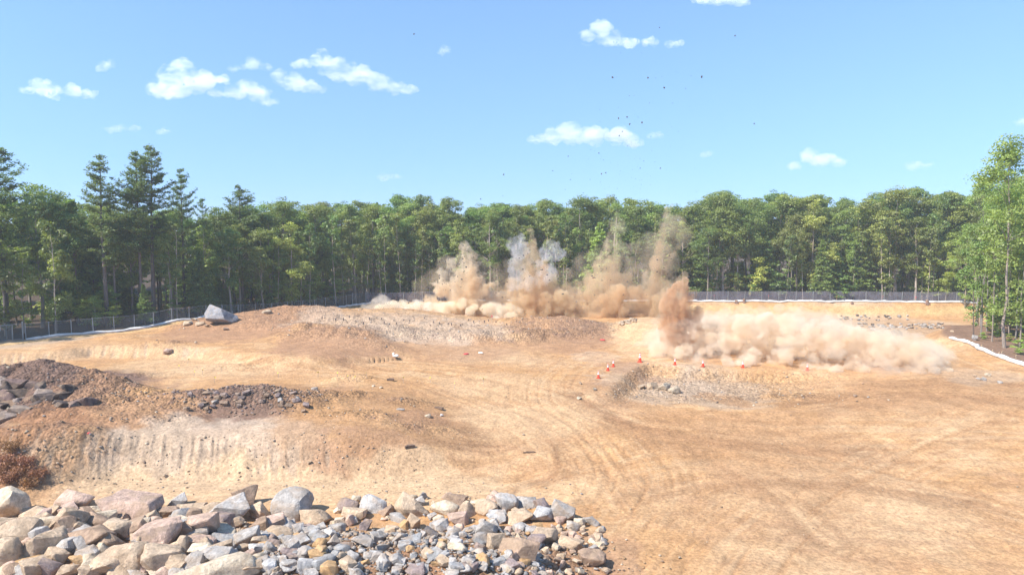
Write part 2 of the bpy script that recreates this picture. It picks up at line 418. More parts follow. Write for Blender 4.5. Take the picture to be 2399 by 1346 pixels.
# mounds: centre x, y, radii, height, sharpness, roughness
MOUNDS = [
    (-39.5, 53.0, 9.0, 4.6, 2.5, 1.5, 1.0),    # rock outcrop
    (-31.0, 51.0, 5.5, 3.6, 1.0, 1.2, 1.0),
    (-20.0, 51.3, 6.2, 2.3, 1.35, 1.6, 1.0),   # dark rubble heap
    (-28.0, 46.6, 5.5, 2.0, .75, 1.2, .6),
    (-30.5, 41.2, 5.0, 3.2, 1.2, 1.3, .7),     # rusty shoulder
    (-35.5, 95.0, 11.0, 7.5, 1.5, 1.3, .7),    # upper hill
    (-28.5, 96.0, 6.0, 5.0, .5, 1.2, .7),
    (-20.0, 80.0, 7.0, 3.4, 1.0, 1.3, .8),
    (-15.6, 74.5, 3.4, 1.7, .75, 1.3, .5),
    (-12.0, 97.5, 15.0, 7.5, .95, 2.0, .5),   # pale broken rock shelf
    (-8.0, 86.0, 8.0, 3.2, .65, 1.4, .8),
    (-1.0, 84.0, 6.0, 3.0, .55, 1.4, .8),
    (4.5, 94.0, 6.5, 4.5, 1.45, 1.5, .8),      # reddish mound
    (10.5, 91.0, 5.0, 4.0, 1.05, 1.4, .8),
    (19.0, 92.0, 5.0, 9.0, 1.75, 1.5, .1),     # ramp
    (-13.8, 60.2, 2.2, 1.2, .55, 1.3, .5),
    (-46.0, 80.0, 4.0, 2.0, .4, 1.3, .3),
    (22.5, 59.0, 4.0, 1.2, .25, 1.2, .8),
    (-25.0, 83.0, 4.0, 2.4, .8, 1.3, .9), (-16.5, 84.5, 4.5, 2.2, .9, 1.4, .9), (-11.5, 82.0, 3.5, 1.8, .75, 1.3, .9), (-5.0, 82.5, 3.6, 1.9, .8, 1.3, .9), (1.5, 85.0, 4.0, 2.2, .8, 1.4, .9),
    (-2.0, 90.0, 4.0, 2.0, .6, 1.3, .8), (6.5, 87.0, 4.5, 2.2, .75, 1.4, .9), (-22.0, 90.0, 4.0, 2.6, .6, 1.3, .8), (-30.0, 86.0, 4.5, 2.0, .45, 1.3, .6), (-9.0, 90.5, 3.0, 1.6, .5, 1.3, .7),
    (-24.5, 49.0, 2.6, 1.3, .55, 1.2, .9), (-32.5, 47.0, 3.0, 1.4, .6, 1.3, .9), (-14.0, 53.5, 2.2, 1.1, .5, 1.3, .9), (-8.5, 53.0, 2.0, .9, .3, 1.2, .7), (-11.0, 48.5, 2.6, .9, .25, 1.2, .7), (-6.0, 47.0, 2.4, .8, .22, 1.2, .6),
    (-38.0, 74.0, 3.5, 1.6, .35, 1.3, .5), (-27.0, 66.0, 3.5, 1.2, .25, 1.2, .4), (-35.0, 62.0, 3.0, 1.2, .3, 1.2, .5), (14.5, 57.5, 2.4, 1.0, .25, 1.2, .7),
]
PIT = curve([gp(1392, 955, -.9), gp(1440, 900, -.4), gp(1505, 853, -.2), gp(1600, 858, -.2), gp(1760, 866, -.3), gp(1900, 878, -.5), gp(2010, 893, -.8)], 6)
SOCK_R = curve([(60.0, 96.0), (55.3, 88.5), gp(2272, 803), gp(2300, 822), gp(2350, 842), gp(2399, 858), (50.0, 62.0), (54, 52)], 6)
def heap_height(X, Y):
    yc = 28.6 + 0.6 * np.sin(X * .25)
    b = ss(1 - np.abs((Y - yc) / 7.0)) * 1.5
    right = ss((5.0 - X) / 7.5)
    lump = 1 + .25 * fbm2(X * .4, Y * .4, 3, 55)
    return b * right * lump
def terrain(X, Y, detail=True):
    X = np.asarray(X, float); Y = np.asarray(Y, float)
    near = -2.0 + 0.1 * fbm2(X * .1, Y * .1, 2, 3)
    rise = -2.0 + 1.75 * ss((Y - 33) / 31.0)
    wl = ss((-1.0 - X) / 10.0)
    terr = 0.05 + .25 * fbm2(X * .07, Y * .07, 3, 5)
    upper = mix(rise, terr, wl)
    yb = 41.0 + .8 * fbm2(X * .22, X * 0 + 1.3, 3, 9) + 1.6 * ss((X + 14) / 12) - 2.2 * ss((-24 - X) / 5)
    tb = (Y - yb) / (3.3 - 1.0 * ss((X + 12) / 8))
    bank = np.clip(tb, 0, 1) * (1 - np.clip(tb, 0, 1)) * 4 * wl
    tb2 = np.clip(tb, 0, 1); tb2 = mix(ss(tb2), tb2 ** .8, .5)
    z = mix(near, upper, np.where(X > 4, 1.0, mix(tb2, 1.0, ss((X - 0) / 4.0))))
    # second terrace, left
    e2 = curve_e2
    d2, a2 = polydist(X, Y, e2)
    dfl, _ = polydist(X, Y, FENCE)
    k2 = ss((d2 + 1.2) / 2.4) * ss((-8 - X) / 12.0) * ss((125 - Y) / 10) * ss((-dfl - 5) / 9)
    z = z + 1.0 * k2
    bank2 = np.exp(-(d2 / 1.0) ** 2) * ss((-30 - X) / 4)
    # low ground on the far right and the cut bank below the fence
    dfr = ss((X - 22) / 10.0) * ss((Y - 70) / 20.0)
    z = z - 2.2 * dfr
    df, _ = polydist(X, Y, FENCE)
    df = df + .9 * fbm2(X * .12, Y * .12, 3, 61)
    cut = ss((df + 4.2) / 3.0)
    kn_d, _ = polydist(X, Y, SOCK_R)
    knoll = ss((kn_d + 4.5) / 6.0) * ss((X - 44) / 4) * ss((104 - Y) / 8)
    outside = np.maximum(cut, knoll)
    z = mix(z, .1 + .12 * fbm2(X * .2, Y * .2, 2, 8), outside)
    # pit
    dp, ap = polydist(X, Y, PIT)
    inside = ss((-dp + .1) / 1.7)
    fade = ss((75.5 - Y) / 6) * ss((Y - 52.5) / 8) * ss((33 - X) / 9) * ss((X - 6.5) / 3.0)
    z = z - .95 * inside * fade
    pitbank = np.exp(-((dp + .8) / .9) ** 2) * fade
    # mounds
    rough = np.zeros_like(z); wx = X + 1.2 * fbm2(X * .25, Y * .25, 3, 31); wy = Y + .9 * fbm2(X * .25 + 9, Y * .25, 3, 32)
    for (cx, cy_, rx, ry, h, sh, rg) in MOUNDS:
        r2 = ((wx - cx) / rx) ** 2 + ((wy - cy_) / ry) ** 2
        g = np.exp(-(np.maximum(r2, 1e-9) ** sh))
        z = z + h * g; rough = np.maximum(rough, rg * np.minimum(1, g * 1.8))
    heap = heap_height(X, Y)
    z = z + heap
    rough = np.maximum(rough, ss(heap / .4))
    rough = np.maximum(rough, np.maximum(bank * .22, np.maximum(pitbank * .6, inside * fade * .4)))
    # local relief
    z = z + .16 * fbm2(X * .16, Y * .16, 3, 12) * (1 - outside * .5)
    n = fbm2(X * .9, Y * .9, 4, 21)
    z = z + n * (.05 + .24 * rough) + noise2(X * 2.7, Y * 2.7, 23) * (.012 + .05 * rough) * (1 - outside)
    ridg = 1 - np.abs(fbm2(X * .45, Y * .45, 4, 77))
    z = z + rough * .18 * (ridg - .75)
    # craggy steps on the outcrop
    oc = np.exp(-((((X + 39) / 10) ** 2 + ((Y - 51) / 5.0) ** 2) ** 2))
    z = z + oc * .5 * (np.floor(2.2 * fbm2(X * .3, Y * .45, 3, 90) + .5 * X % 1) * .5)
    # excavator tooth marks down the banks
    sl = X + .35 * (Y - 42) + .5 * fbm2(X * .3, Y * .3, 2, 41)
    cl = np.clip(1.1 - 3.0 * np.abs(noise2(sl * 3.0, Y * .35, 42)) + .6 * noise2(sl * 6.0, Y * .8, 43), -1, 1)
    tooth = np.maximum(bank * ss((-7 - X) / 6), bank2 * .8) * ss(.8 + fbm2(X * .15, Y * .3, 2, 44) * 1.2)
    z = z + tooth * .10 * cl
    return dict(z=z, rough=np.clip(rough, 0, 1), bank=bank, bank2=bank2, outside=outside, cut=cut, knoll=knoll, pit=inside * fade, pitbank=pitbank, heap=heap, df=df, tooth=tooth * cl, oc=oc)
curve_e2 = curve([(-75, 66), gp(60, 850, 0), gp(215, 822, .6), gp(330, 822, .6), gp(450, 828, .5), gp(560, 845, .3), gp(700, 862, .1), gp(850, 850, 0)], 6)
curve_e2 = [(x, y) for x, y in curve_e2]

# travelled tracks: guide line, half width, depth of tone
TRACKS = [
    (curve([gp(2600, 1010, -1), gp(2100, 1010, -1), gp(1750, 1005, -1), gp(1500, 985, -.8), gp(1330, 930, -.4), gp(1180, 885), gp(950, 862), gp(700, 852), gp(420, 858)]), 5.5, 1.0),
    (curve([gp(1330, 1400, -2), gp(1400, 1250, -2), gp(1480, 1120, -1.8), gp(1400, 1010, -1.2), gp(1300, 930, -.4), gp(1330, 860), gp(1450, 800, .4), gp(1535, 745, 1.6)]), 4.5, .9),
    (curve([gp(2500, 1250, -2), gp(2100, 1130, -1.6), gp(1800, 1060, -1.3), gp(1560, 1060, -1.5), gp(1350, 1110, -1.9), gp(1100, 1150, -2), gp(500, 1172, -2), gp(-100, 1180, -2)]), 5.0, .9),
    (curve([gp(1600, 1500, -2), gp(1750, 1250, -2), gp(2000, 1080, -1.4), gp(2300, 970, -.9), gp(2399, 930, -.6), gp(2500, 900, -.4)]), 5.5, .8),
    (curve([gp(2500, 905, -.3), gp(2330, 865, -.4), gp(2250, 830, -.6), gp(2230, 795, -1.4), gp(2180, 770, -2)]), 3.0, .9),
    (curve([gp(420, 780, 1), gp(640, 800, .6), gp(800, 850), gp(1000, 900), gp(1180, 960, -.5), gp(1330, 1060, -1.4), gp(1420, 1200, -2)]), 4.0, .7),
]
# broad damp sweeps left by turning machines
SWEEPS = [
    (curve([gp(1380, 930, -.5), gp(1480, 985, -.9), gp(1620, 1020, -1.2), gp(1800, 1040, -1.3), gp(2000, 1040, -1.2)]), 2.6, .75),
    (curve([gp(1560, 1030, -1.3), gp(1700, 1085, -1.6), gp(1830, 1160, -1.8), gp(1930, 1260, -2)]), 2.0, .5),
    (curve([gp(1880, 950, -.8), gp(2050, 930, -.7), gp(2250, 925, -.6), gp(2480, 945, -.7)]), 2.4, .75),
    (curve([gp(2100, 905, -.4), gp(2250, 890, -.4), gp(2420, 905, -.4)]), 2.0, .5),
    (curve([gp(1230, 960, -.4), gp(1300, 1040, -1.2), gp(1300, 1110, -1.8), gp(1230, 1140, -2)]), 1.0, .6),
    (curve([gp(860, 1000, -.2), gp(1000, 1015, -.4), gp(1180, 1030, -1)]), 1.2, .55),
    (curve([gp(640, 905, 0), gp(800, 925, 0), gp(960, 950, 0), gp(1100, 1000, -.6)]), 1.8, .5),
    (curve([gp(1500, 1180, -2), gp(1700, 1130, -1.8), gp(1950, 1130, -1.7), gp(2300, 1180, -1.9)]), 1.6, .45),
]
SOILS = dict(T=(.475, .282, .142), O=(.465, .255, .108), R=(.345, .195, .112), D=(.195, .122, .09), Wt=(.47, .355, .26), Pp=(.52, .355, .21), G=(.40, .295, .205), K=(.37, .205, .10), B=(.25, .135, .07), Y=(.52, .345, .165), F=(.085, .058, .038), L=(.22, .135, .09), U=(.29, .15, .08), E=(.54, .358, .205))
# soil patches, plus painted tree shade at the far left, given by where they lie in the photograph: x0, y0, x1, y1, height, soil, strength
PATCHES = [
    (390, 722, 790, 792, 1.5, 'R', .85), (430, 715, 700, 745, 2.4, 'R', .5), (690, 738, 800, 775, 1.2, 'Wt', .5),
    (640, 788, 940, 842, .6, 'R', .8), (930, 785, 1220, 832, .4, 'R', .55), (750, 744, 1215, 788, 1.0, 'Wt', .7),
    (1190, 738, 1450, 800, 1.0, 'R', .65), (1280, 742, 1440, 780, 1.0, 'D', .28),
    (-120, 835, 290, 985, 1.5, 'D', 1.0), (180, 880, 330, 950, .8, 'R', .7), (415, 905, 735, 980, .6, 'D', .95),
    (700, 900, 790, 950, .2, 'R', .6), (80, 940, 480, 1010, .4, 'R', .6), (-100, 1015, 150, 1150, -1, 'U', .85), (90, 1010, 240, 1120, -.6, 'R', .5),
    (180, 1025, 800, 1140, -1, 'Wt', .8), (200, 1060, 420, 1130, -1.4, 'G', .55), (640, 900, 1040, 1060, 0, 'K', .55), (730, 1012, 1000, 1052, -.2, 'R', .6),
    (900, 950, 1060, 985, 0, 'R', .6), (740, 1080, 1210, 1150, -1.7, 'Pp', .7), (60, 1120, 1250, 1165, -2, 'Pp', .8), (0, 1150, 1400, 1185, -2, 'E', .7),
    (1410, 875, 1800, 968, -1.4, 'G', .7), (1480, 885, 1700, 935, -1.4, 'Wt', .5), (1375, 905, 1480, 965, -1.0, 'R', .35), (1640, 915, 1760, 950, -1.2, 'K', .7),
    (1420, 848, 1560, 880, -.4, 'R', .55), (1480, 985, 2000, 1075, -1.4, 'K', .5), (1900, 905, 2480, 960, -.7, 'K', .55), (2200, 868, 2420, 900, -.4, 'G', .45), (1250, 1090, 1500, 1130, -1.8, 'K', .35),
    (1700, 1090, 2100, 1180, -1.8, 'K', .35), (1850, 738, 2260, 790, -2.4, 'Wt', .6), (2100, 745, 2300, 800, -2.2, 'K', .4),
    (-80, 785, 215, 838, 0, 'G', .8), (1430, 745, 1580, 840, .8, 'E', .7), (1330, 815, 1450, 845, 0, 'Wt', .35), (1090, 935, 1400, 985, -.3, 'E', .5),  # first entry: the wood's shade on the ground, painted grey-brown
    (1480, 1230, 1700, 1346, -2, 'O', .4), (1150, 1285, 1500, 1400, -1.4, 'R', .8), (600, 1280, 1150, 1400, -1, 'R', .75), (1350, 1245, 1520, 1346, -1.9, 'R', .55), (240, 830, 560, 870, .3, 'Pp', .5), (1000, 870, 1300, 910, 0, 'E', .4),
]
def soil_colour(X, Y, t):
    S = {k: np.array(v) for k, v in SOILS.items()}
    c = np.broadcast_to(S['T'], X.shape + (3,)).copy()
    def lay(a, key):
        nonlocal c
        c = c + (S[key] - c) * np.clip(a, 0, 1)[..., None]
    n1 = fbm2(X * .11, Y * .11, 4, 101); n2 = fbm2(X * .35, Y * .35, 4, 111); n3 = fbm2(X * 1.3, Y * 1.3, 3, 121)
    lay(ss((n1 + .05) * 3) * .6, 'O'); lay(ss((-n1 - .1) * 3) * .5, 'Pp')
    lay(ss((n2 - .1) * 4) * .4, 'K'); lay(ss((-n2 - .2) * 4) * .45, 'E'); lay(ss((n3 - .2) * 4) * .18, 'K')
    lay(ss((fbm2(X * .5, Y * 2.2, 3, 151) - .1) * 4) * .3, 'R')
    # wheel tracks: long streaks that follow the line of travel
    for i, (pts, wd, dep) in enumerate(TRACKS):
        d, s = t['track'][i]
        w = np.exp(-(d / wd) ** 2) * dep
        k = fbm2(d * 1.5, s * .05, 3, 200 + i) * .6 + fbm2(d * 4.5, s * .16, 3, 230 + i) * .6
        k = k + fbm2(d * 8.0, s * .12, 2, 260 + i) * .25
        lay(w * ss((k - .02) * 2.4) * .75, 'K'); lay(w * ss((-k - .05) * 2.2) * .6, 'E')
    for i, (pts, wd, dep) in enumerate(SWEEPS):
        d, s = polydist(X, Y, pts)
        k = fbm2(d * .9, s * .06, 3, 300 + i) * .7 + fbm2(d * 3.5, s * .12, 3, 330 + i) * .5
        lay(np.exp(-(d / wd) ** 2) * min(dep * 1.2, .9) * ss(.55 + k * 1.5), 'B')
    warpx = n2 * 1.6 + n3 * .5; warpy = fbm2(X * .35 + 5, Y * .35, 3, 131) * 2.2
    for (x0, y0, x1, y1, z0, key, a) in PATCHES:
        pa, pb = P((x0 + x1) / 2, y0, z0), P((x0 + x1) / 2, y1, z0); cyy = (pa.y + pb.y) / 2; ry = abs(pa.y - pb.y) / 2 + .6
        sx = cyy / FPX; cx = ((x0 + x1) / 2 - W / 2) * sx; rx = (x1 - x0) / 2 * sx
        k = min(1.0, ry / 3.0)
        r = ((X + warpx - cx) / rx) ** 2 + ((Y + warpy * k - cyy) / ry) ** 2
        lay(ss((1.35 - r) * 1.3 + n3 * .5) * a, key)
    lay(t['pitbank'] * .6 * ss(n3 + .6), 'O')
    lay(t['bank2'] * .6, 'Pp')
    lay(ss((n3 + .1) * 3) * ss((n2 + .25) * 2.5) * .55 * ss(1.2 - (((X + 12) / 17) ** 2 + ((Y - 96) / 9.5) ** 2)), 'T')
    lay(ss(t['tooth'] * -1.6) * .6, 'G')
    lay(ss((t['rough'] - .3) * 1.4) * ss((n3 - .05) * 3) * .5, 'D')
    lay(ss((t['cut'] - .02) * 3) * (1 - ss((t['cut'] - .6) * 3)) * .95, 'Y')
    lay(t['heap'] * .6, 'R')
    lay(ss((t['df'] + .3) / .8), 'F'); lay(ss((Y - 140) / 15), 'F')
    lay(ss((t['knoll'] - .8) * 6), 'L')
    return c

def build_ground():
    ys = np.concatenate([[-60, -30, -12, 0, 8, 14], np.geomspace(18, 150, 500), [155, 162, 172, 190, 220, 300, 500, 1000, 2200, 5000]])
    us = np.sinh(np.linspace(-1, 1, 980) * 1.0) / math.sinh(1.0)
    X = us[None, :] * (0.98 * np.maximum(ys, 10) + 14)[:, None]; Y = np.broadcast_to(ys[:, None], X.shape).copy()
    t = terrain(X, Y)
    far = ss((Y - 150) / 60)
    z = t['z'] * (1 - far)
    # shallow ruts where vehicles pass
    t['track'] = [polydist(X, Y, pts) for pts, _, _ in TRACKS]
    for i, (pts, wd, dep) in enumerate(TRACKS):
        d, s = t['track'][i]
        z = z - np.exp(-(d / wd) ** 2) * dep * .06 * ss((fbm2(d * 1.5, s * .05, 3, 200 + i) * .6 + fbm2(d * 4.5, s * .16, 3, 230 + i) * .6) * 2.5) * (1 - t['heap'].clip(0, 1))
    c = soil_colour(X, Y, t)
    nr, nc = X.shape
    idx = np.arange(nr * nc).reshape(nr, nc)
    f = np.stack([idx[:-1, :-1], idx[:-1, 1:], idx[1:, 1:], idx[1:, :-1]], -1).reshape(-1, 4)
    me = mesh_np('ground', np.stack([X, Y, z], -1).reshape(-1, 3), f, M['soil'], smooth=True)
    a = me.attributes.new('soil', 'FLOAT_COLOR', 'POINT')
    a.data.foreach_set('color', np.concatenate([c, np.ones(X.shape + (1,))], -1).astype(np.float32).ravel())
    a = me.attributes.new('rough', 'FLOAT', 'POINT')
    a.data.foreach_set('value', np.clip(t['rough'] * .8 + t['pit'] * .3 + .12, 0, 1).astype(np.float32).ravel())
    tag(link('ground', me), 'tan and rusty bare earth of the excavated site with wheel tracks', None, None, 'structure')
build_ground()

GX0, GY0, GS = -120.0, 14.0, 0.3
_gx, _gy = np.meshgrid(np.arange(GX0, 135, GS), np.arange(GY0, 165, GS))
_gzgrid = terrain(_gx, _gy)['z']
def gzs(x, y):
    a = np.clip((np.asarray(x, float) - GX0) / GS, 0, _gzgrid.shape[1] - 1.001); b = np.clip((np.asarray(y, float) - GY0) / GS, 0, _gzgrid.shape[0] - 1.001)
    i = a.astype(int); j = b.astype(int); fx = a - i; fy = b - j
    return (_gzgrid[j, i] * (1 - fx) + _gzgrid[j, i + 1] * fx) * (1 - fy) + (_gzgrid[j + 1, i] * (1 - fx) + _gzgrid[j + 1, i + 1] * fx) * fy
def gz(x, y):
    return float(gzs([x], [y])[0])
def drop(px, py, lift=0.0, y0=22.0, y1=150.0):
    """where the line of sight through a pixel of the photograph meets the ground (raised by lift)"""
    u, v = (px - W / 2) / FPX, -(py - H / 2) / FPX
    dy = math.cos(PITCH) + v * math.sin(PITCH); dz = -math.sin(PITCH) + v * math.cos(PITCH)
    Y = np.linspace(y0, y1, 900); t = Y / dy; X = u * t; Z = CAMZ + dz * t
    g = gzs(X, Y) + lift
    k = np.nonzero(Z <= g)[0]
    i = k[0] if len(k) else len(Y) - 1
    return Vector((X[i], Y[i], g[i] - lift))

# ------------------------------------------------------------------ trees
rng = random.Random(11)
def leaf_quads(cent, nrm, size, asp, rs, tint):
    """one small four-sided leaf spray per centre"""
    n = len(cent)
    a = rs.normal(size=(n, 3)); a -= nrm * (a * nrm).sum(1, keepdims=True); a /= np.linalg.norm(a, axis=1, keepdims=True) + 1e-9
    b = np.cross(nrm, a)
    size = size[:, None]
    v = np.stack([cent - a * size * .5, cent + b * size * .5 * asp + nrm * size * .08, cent + a * size * .5, cent - b * size * .5 * asp + nrm * size * .08], 1).reshape(-1, 3)
    f = np.arange(n * 4).reshape(n, 4)
    return v, f, np.repeat(tint, 4)
def crown_mesh(name, v, f, tint, mat):
    me = mesh_np(name, v, f, mat)
    a = me.attributes.new('tint', 'FLOAT', 'POINT'); a.data.foreach_set('value', np.clip(tint, 0, 1).astype(np.float32))
    return me
def unit(a):
    return a / (np.linalg.norm(a, axis=1, keepdims=True) + 1e-9)

def broadleaf(seed, Ht, base, R, clumps, per, leaf, mat, bark, trunk_r, lean=.02, low=0, fork=True, forkh=.5):
    rs = np.random.RandomState(seed); mb = MB()
    n = 9; sway = rs.normal(size=(n, 2)).cumsum(0) * Ht * .006
    path = [(sway[i, 0] + lean * Ht * i / n, sway[i, 1], Ht * .93 * i / (n - 1)) for i in range(n)]
    path[0] = (path[0][0], path[0][1], -.4)
    rad = [trunk_r * (1.25 if i == 0 else (1 - .88 * i / (n - 1))) for i in range(n)]
    mb.tube(path, rad, 7)
    def trunk_at(z):
        k = min(max(z / (Ht * .93) * (n - 1), 0), n - 1.001); i = int(k); q = k - i
        return np.array(path[i]) * (1 - q) + np.array(path[i + 1]) * q, trunk_r * (1 - .88 * k / (n - 1))
    # crown outline with uneven lobes
    ang0 = rs.rand() * 6.28
    def rmax(t, an):
        prof = max(.1, 1 - abs(1.9 * t - .85) ** 2.0) ** .7
        return R * prof * (1 + .28 * math.sin(2 * an + ang0) + .2 * math.sin(3 * an - ang0 * 2 + 5 * t))
    C = []; lobes = []
    for k in range(rs.randint(8, 13)):
        t = (k + rs.rand()) / 11.0; t = min(t, .93); an = rs.rand() * 6.283; r = rmax(t, an) * rs.uniform(.35, .95)
        c, _ = trunk_at(min(base + (Ht - base) * t, Ht * .92)); lobes.append((c[0] + r * math.cos(an), c[1] + r * math.sin(an), base + (Ht - base) * t, R * rs.uniform(.28, .5)))
    c, _ = trunk_at(Ht * .9); lobes.append((c[0], c[1], Ht * .93, R * .35))
    for k in range(clumps):
        lx, ly, lz, lr = lobes[rs.randint(len(lobes))]; dd = rs.normal(size=3); dd /= np.linalg.norm(dd); q = lr * rs.rand() ** .4
        z = min(lz + dd[2] * q * .8, Ht)
        C.append((lx + dd[0] * q * 1.15, ly + dd[1] * q * 1.15, z))
    for k in range(low):
        z = Ht * rs.uniform(.12, base / Ht); an = rs.rand() * 6.283; r = rs.uniform(.2, R * .45)
        c, _ = trunk_at(z); C.append((c[0] + r * math.cos(an), c[1] + r * math.sin(an), z))
    C = np.array(C)
    # limbs to some of the clumps
    for k in rs.permutation(len(C))[:(26 if fork else 12)]:
        c = C[k]
        r = math.hypot(c[0] - path[4][0], c[1] - path[4][1])
        z0 = max(Ht * .2, min(c[2] - r * rs.uniform(.8, 1.3), Ht * .85))
        if fork and z0 < Ht * forkh: z0 = min(Ht * forkh * rs.uniform(.9, 1.25), c[2] - .5)
        if z0 <= Ht * .12: continue
        p0, r0 = trunk_at(z0)
        mid = p0 * .5 + c * .5 + np.array([0, 0, .12 * r]) + rs.normal(size=3) * .2
        mb.tube([p0, mid, c], [r0 * .5, r0 * .3, .025], 5, cap=False)
    me_t = mb.mesh('trunk', bark, True, 60)
    cr = rs.uniform(.65, 1.25, size=len(C)) * (R / 4.0) ** .5
    cc = np.repeat(C, per, 0); rr = np.repeat(cr, per)
    d = unit(rs.normal(size=(len(cc), 3))); d[:, 2] = np.where(rs.rand(len(cc)) < .6, np.abs(d[:, 2]), d[:, 2])
    rad_ = rr * (rs.rand(len(cc)) ** .4)
    cen = cc + d * rad_[:, None] * np.array([1.0, 1.0, .62])
    nr = unit(d * .8 + np.array([0, 0, .55]) + rs.normal(size=d.shape) * .45)
    tint = np.repeat(rs.rand(len(C)), per) * .55 + rs.rand(len(cc)) * .45
    v, f, t = leaf_quads(cen, nr, leaf * rs.uniform(.7, 1.35, len(cc)), .75, rs, tint)
    return me_t, crown_mesh('crown', v, f, t, mat)

def conifer(seed, Ht, base, R, whorls, per_whorl, tufts, leaf, mat, bark, trunk_r, up=.25, shape='pine', dead=0, gap=.25):
    rs = np.random.RandomState(seed); mb = MB()
    n = 9; sway = rs.normal(size=(n, 2)).cumsum(0) * Ht * .0025
    path = [(sway[i, 0], sway[i, 1], Ht * .985 * i / (n - 1)) for i in range(n)]; path[0] = (path[0][0], path[0][1], -.4)
    mb.tube(path, [trunk_r * (1.2 if i == 0 else (1 - .93 * i / (n - 1))) for i in range(n)], 7)
    def at(z):
        k = min(max(z / (Ht * .985) * (n - 1), 0), n - 1.001); i = int(k); q = k - i
        return np.array(path[i]) * (1 - q) + np.array(path[i + 1]) * q
    V = []; Nn = []; T = []; side_bias = rs.rand() * 6.28
    for w in range(whorls):
        t = (w + rs.uniform(-.2, .2)) / (whorls - 1); t = min(max(t, 0), 1)
        z = base + (Ht * .97 - base) * t
        if shape == 'pine':
            prof = (.55 + .45 * math.sin(math.pi * min(t * 1.5, 1) * .5 + .2)) * (1 - t ** 1.7) + .10
        else:
            prof = (1 - t) ** .85 + .05
        for b in range(per_whorl):
            an = rs.rand() * 6.283 if shape == 'pine' else (b / per_whorl * 6.283 + w * .7 + rs.normal() * .25)
            if rs.rand() < gap * (1 - t): continue
            L = R * prof * rs.uniform(.45, 1.3) * (1 + .22 * math.cos(an - side_bias))
            p0 = at(z + rs.normal() * .12)
            u = np.array([math.cos(an), math.sin(an), 0])
            rise = up * rs.uniform(.5, 1.4) + (.55 * t if shape == 'pine' else 0)
            def bp(q): return p0 + u * L * q + np.array([0, 0, 1]) * L * (rise * q * q * .9 + rise * .25 * q) - np.array([0, 0, 1]) * (0.18 * L * q if shape != 'pine' else 0)
            mb.tube([bp(0), bp(.5), bp(1)], [.05 * L / 4 + .02, .03, .012], 4, cap=False)
            k = max(3, int(tufts * L / R))
            for j in range(k):
                q = rs.uniform(.22 if shape == 'pine' else .12, 1.0)
                side = rs.normal() * L * .15 * (1.1 - q * .5)
                c = bp(q) + np.array([-u[1], u[0], 0]) * side + np.array([0, 0, rs.uniform(-.03, .12)])
                m = 9
                d = unit(rs.normal(size=(m, 3)) * np.array([.8, .8, .35]) + u * .5 + np.array([0, 0, .3]))
                V.append(c + d * rs.uniform(.08, .38, (m, 1)) * (1.25 if shape == 'pine' else 1)); Nn.append(unit(np.cross(d, rs.normal(size=(m, 3))) * .6 + np.array([0, 0, .8]))); T.append(np.full(m, rs.rand()) * .6 + rs.rand(m) * .4)
    for k in range(dead):
        z = rs.uniform(Ht * .15, base); an = rs.rand() * 6.283; L = rs.uniform(.5, 2.2); p0 = at(z)
        mb.tube([p0, p0 + np.array([math.cos(an) * L, math.sin(an) * L, rs.uniform(-.2, .3)])], [.03, .01], 4, cap=False)
    me_t = mb.mesh('trunk', bark, True, 60)
    cen = np.concatenate(V); nr = np.concatenate(Nn); t = np.concatenate(T)
    v, f, t = leaf_quads(cen, unit(nr), leaf * rs.uniform(.7, 1.3, len(cen)), .42 if shape == 'pine' else .5, rs, t)
    return me_t, crown_mesh('crown', v, f, t, mat)

PROTO = {}
def proto(key, fn, h, *a, **k):
    PROTO.setdefault(key, []).append((h,) + fn(*a, **k))
for i in range(8):
    proto('oak', broadleaf, 20, 100 + i, 20.0, rng.uniform(6.0, 10.5), rng.uniform(3.2, 5.0), 180, 62, .25, M['oak_leaf'], M['bark_grey'], .27, rng.uniform(-.02, .02), 4, True, rng.uniform(.42, .55))
for i in range(4):
    proto('maple', broadleaf, 17, 140 + i, 17.0, rng.uniform(3.5, 6.5), rng.uniform(2.6, 3.5), 125, 56, .25, M['maple_leaf'], M['bark_grey'], .17, rng.uniform(-.03, .03), 22, True, .4)
for i in range(3):
    proto('airy', broadleaf, 22, 160 + i, 22.0, 10.0, rng.uniform(3.2, 3.8), 140, 60, .22, M['maple_leaf'], M['bark_grey'], .15, rng.uniform(-.03, .03), 14, True, .5)
for i in range(3):
    proto('sapling', broadleaf, 9, 170 + i, 9.0, 2.2, 1.9, 60, 34, .30, M['maple_leaf'], M['bark_grey'], .07, rng.uniform(-.05, .05), 10, False)
for i in range(2):
    proto('thin', broadleaf, 15, 180 + i, 15.0, 8.0, 1.9, 46, 30, .32, M['oak_leaf'], M['bark_grey'], .10, rng.uniform(-.05, .05), 8, False)
for i in range(4):
    proto('pine', conifer, 25, 200 + i, 25.0, rng.uniform(8.5, 11.5), 3.6, 17, 6, 26, .33, M['needle'], M['bark_pine'], .29, .18, 'pine', 12, .22)
for i in range(3):
    proto('hemlock', conifer, 11, 230 + i, 11.0, 1.6, 2.9, 24, 7, 20, .36, M['hemlock'], M['bark_pine'], .12, .05, 'fir', 3, .12)

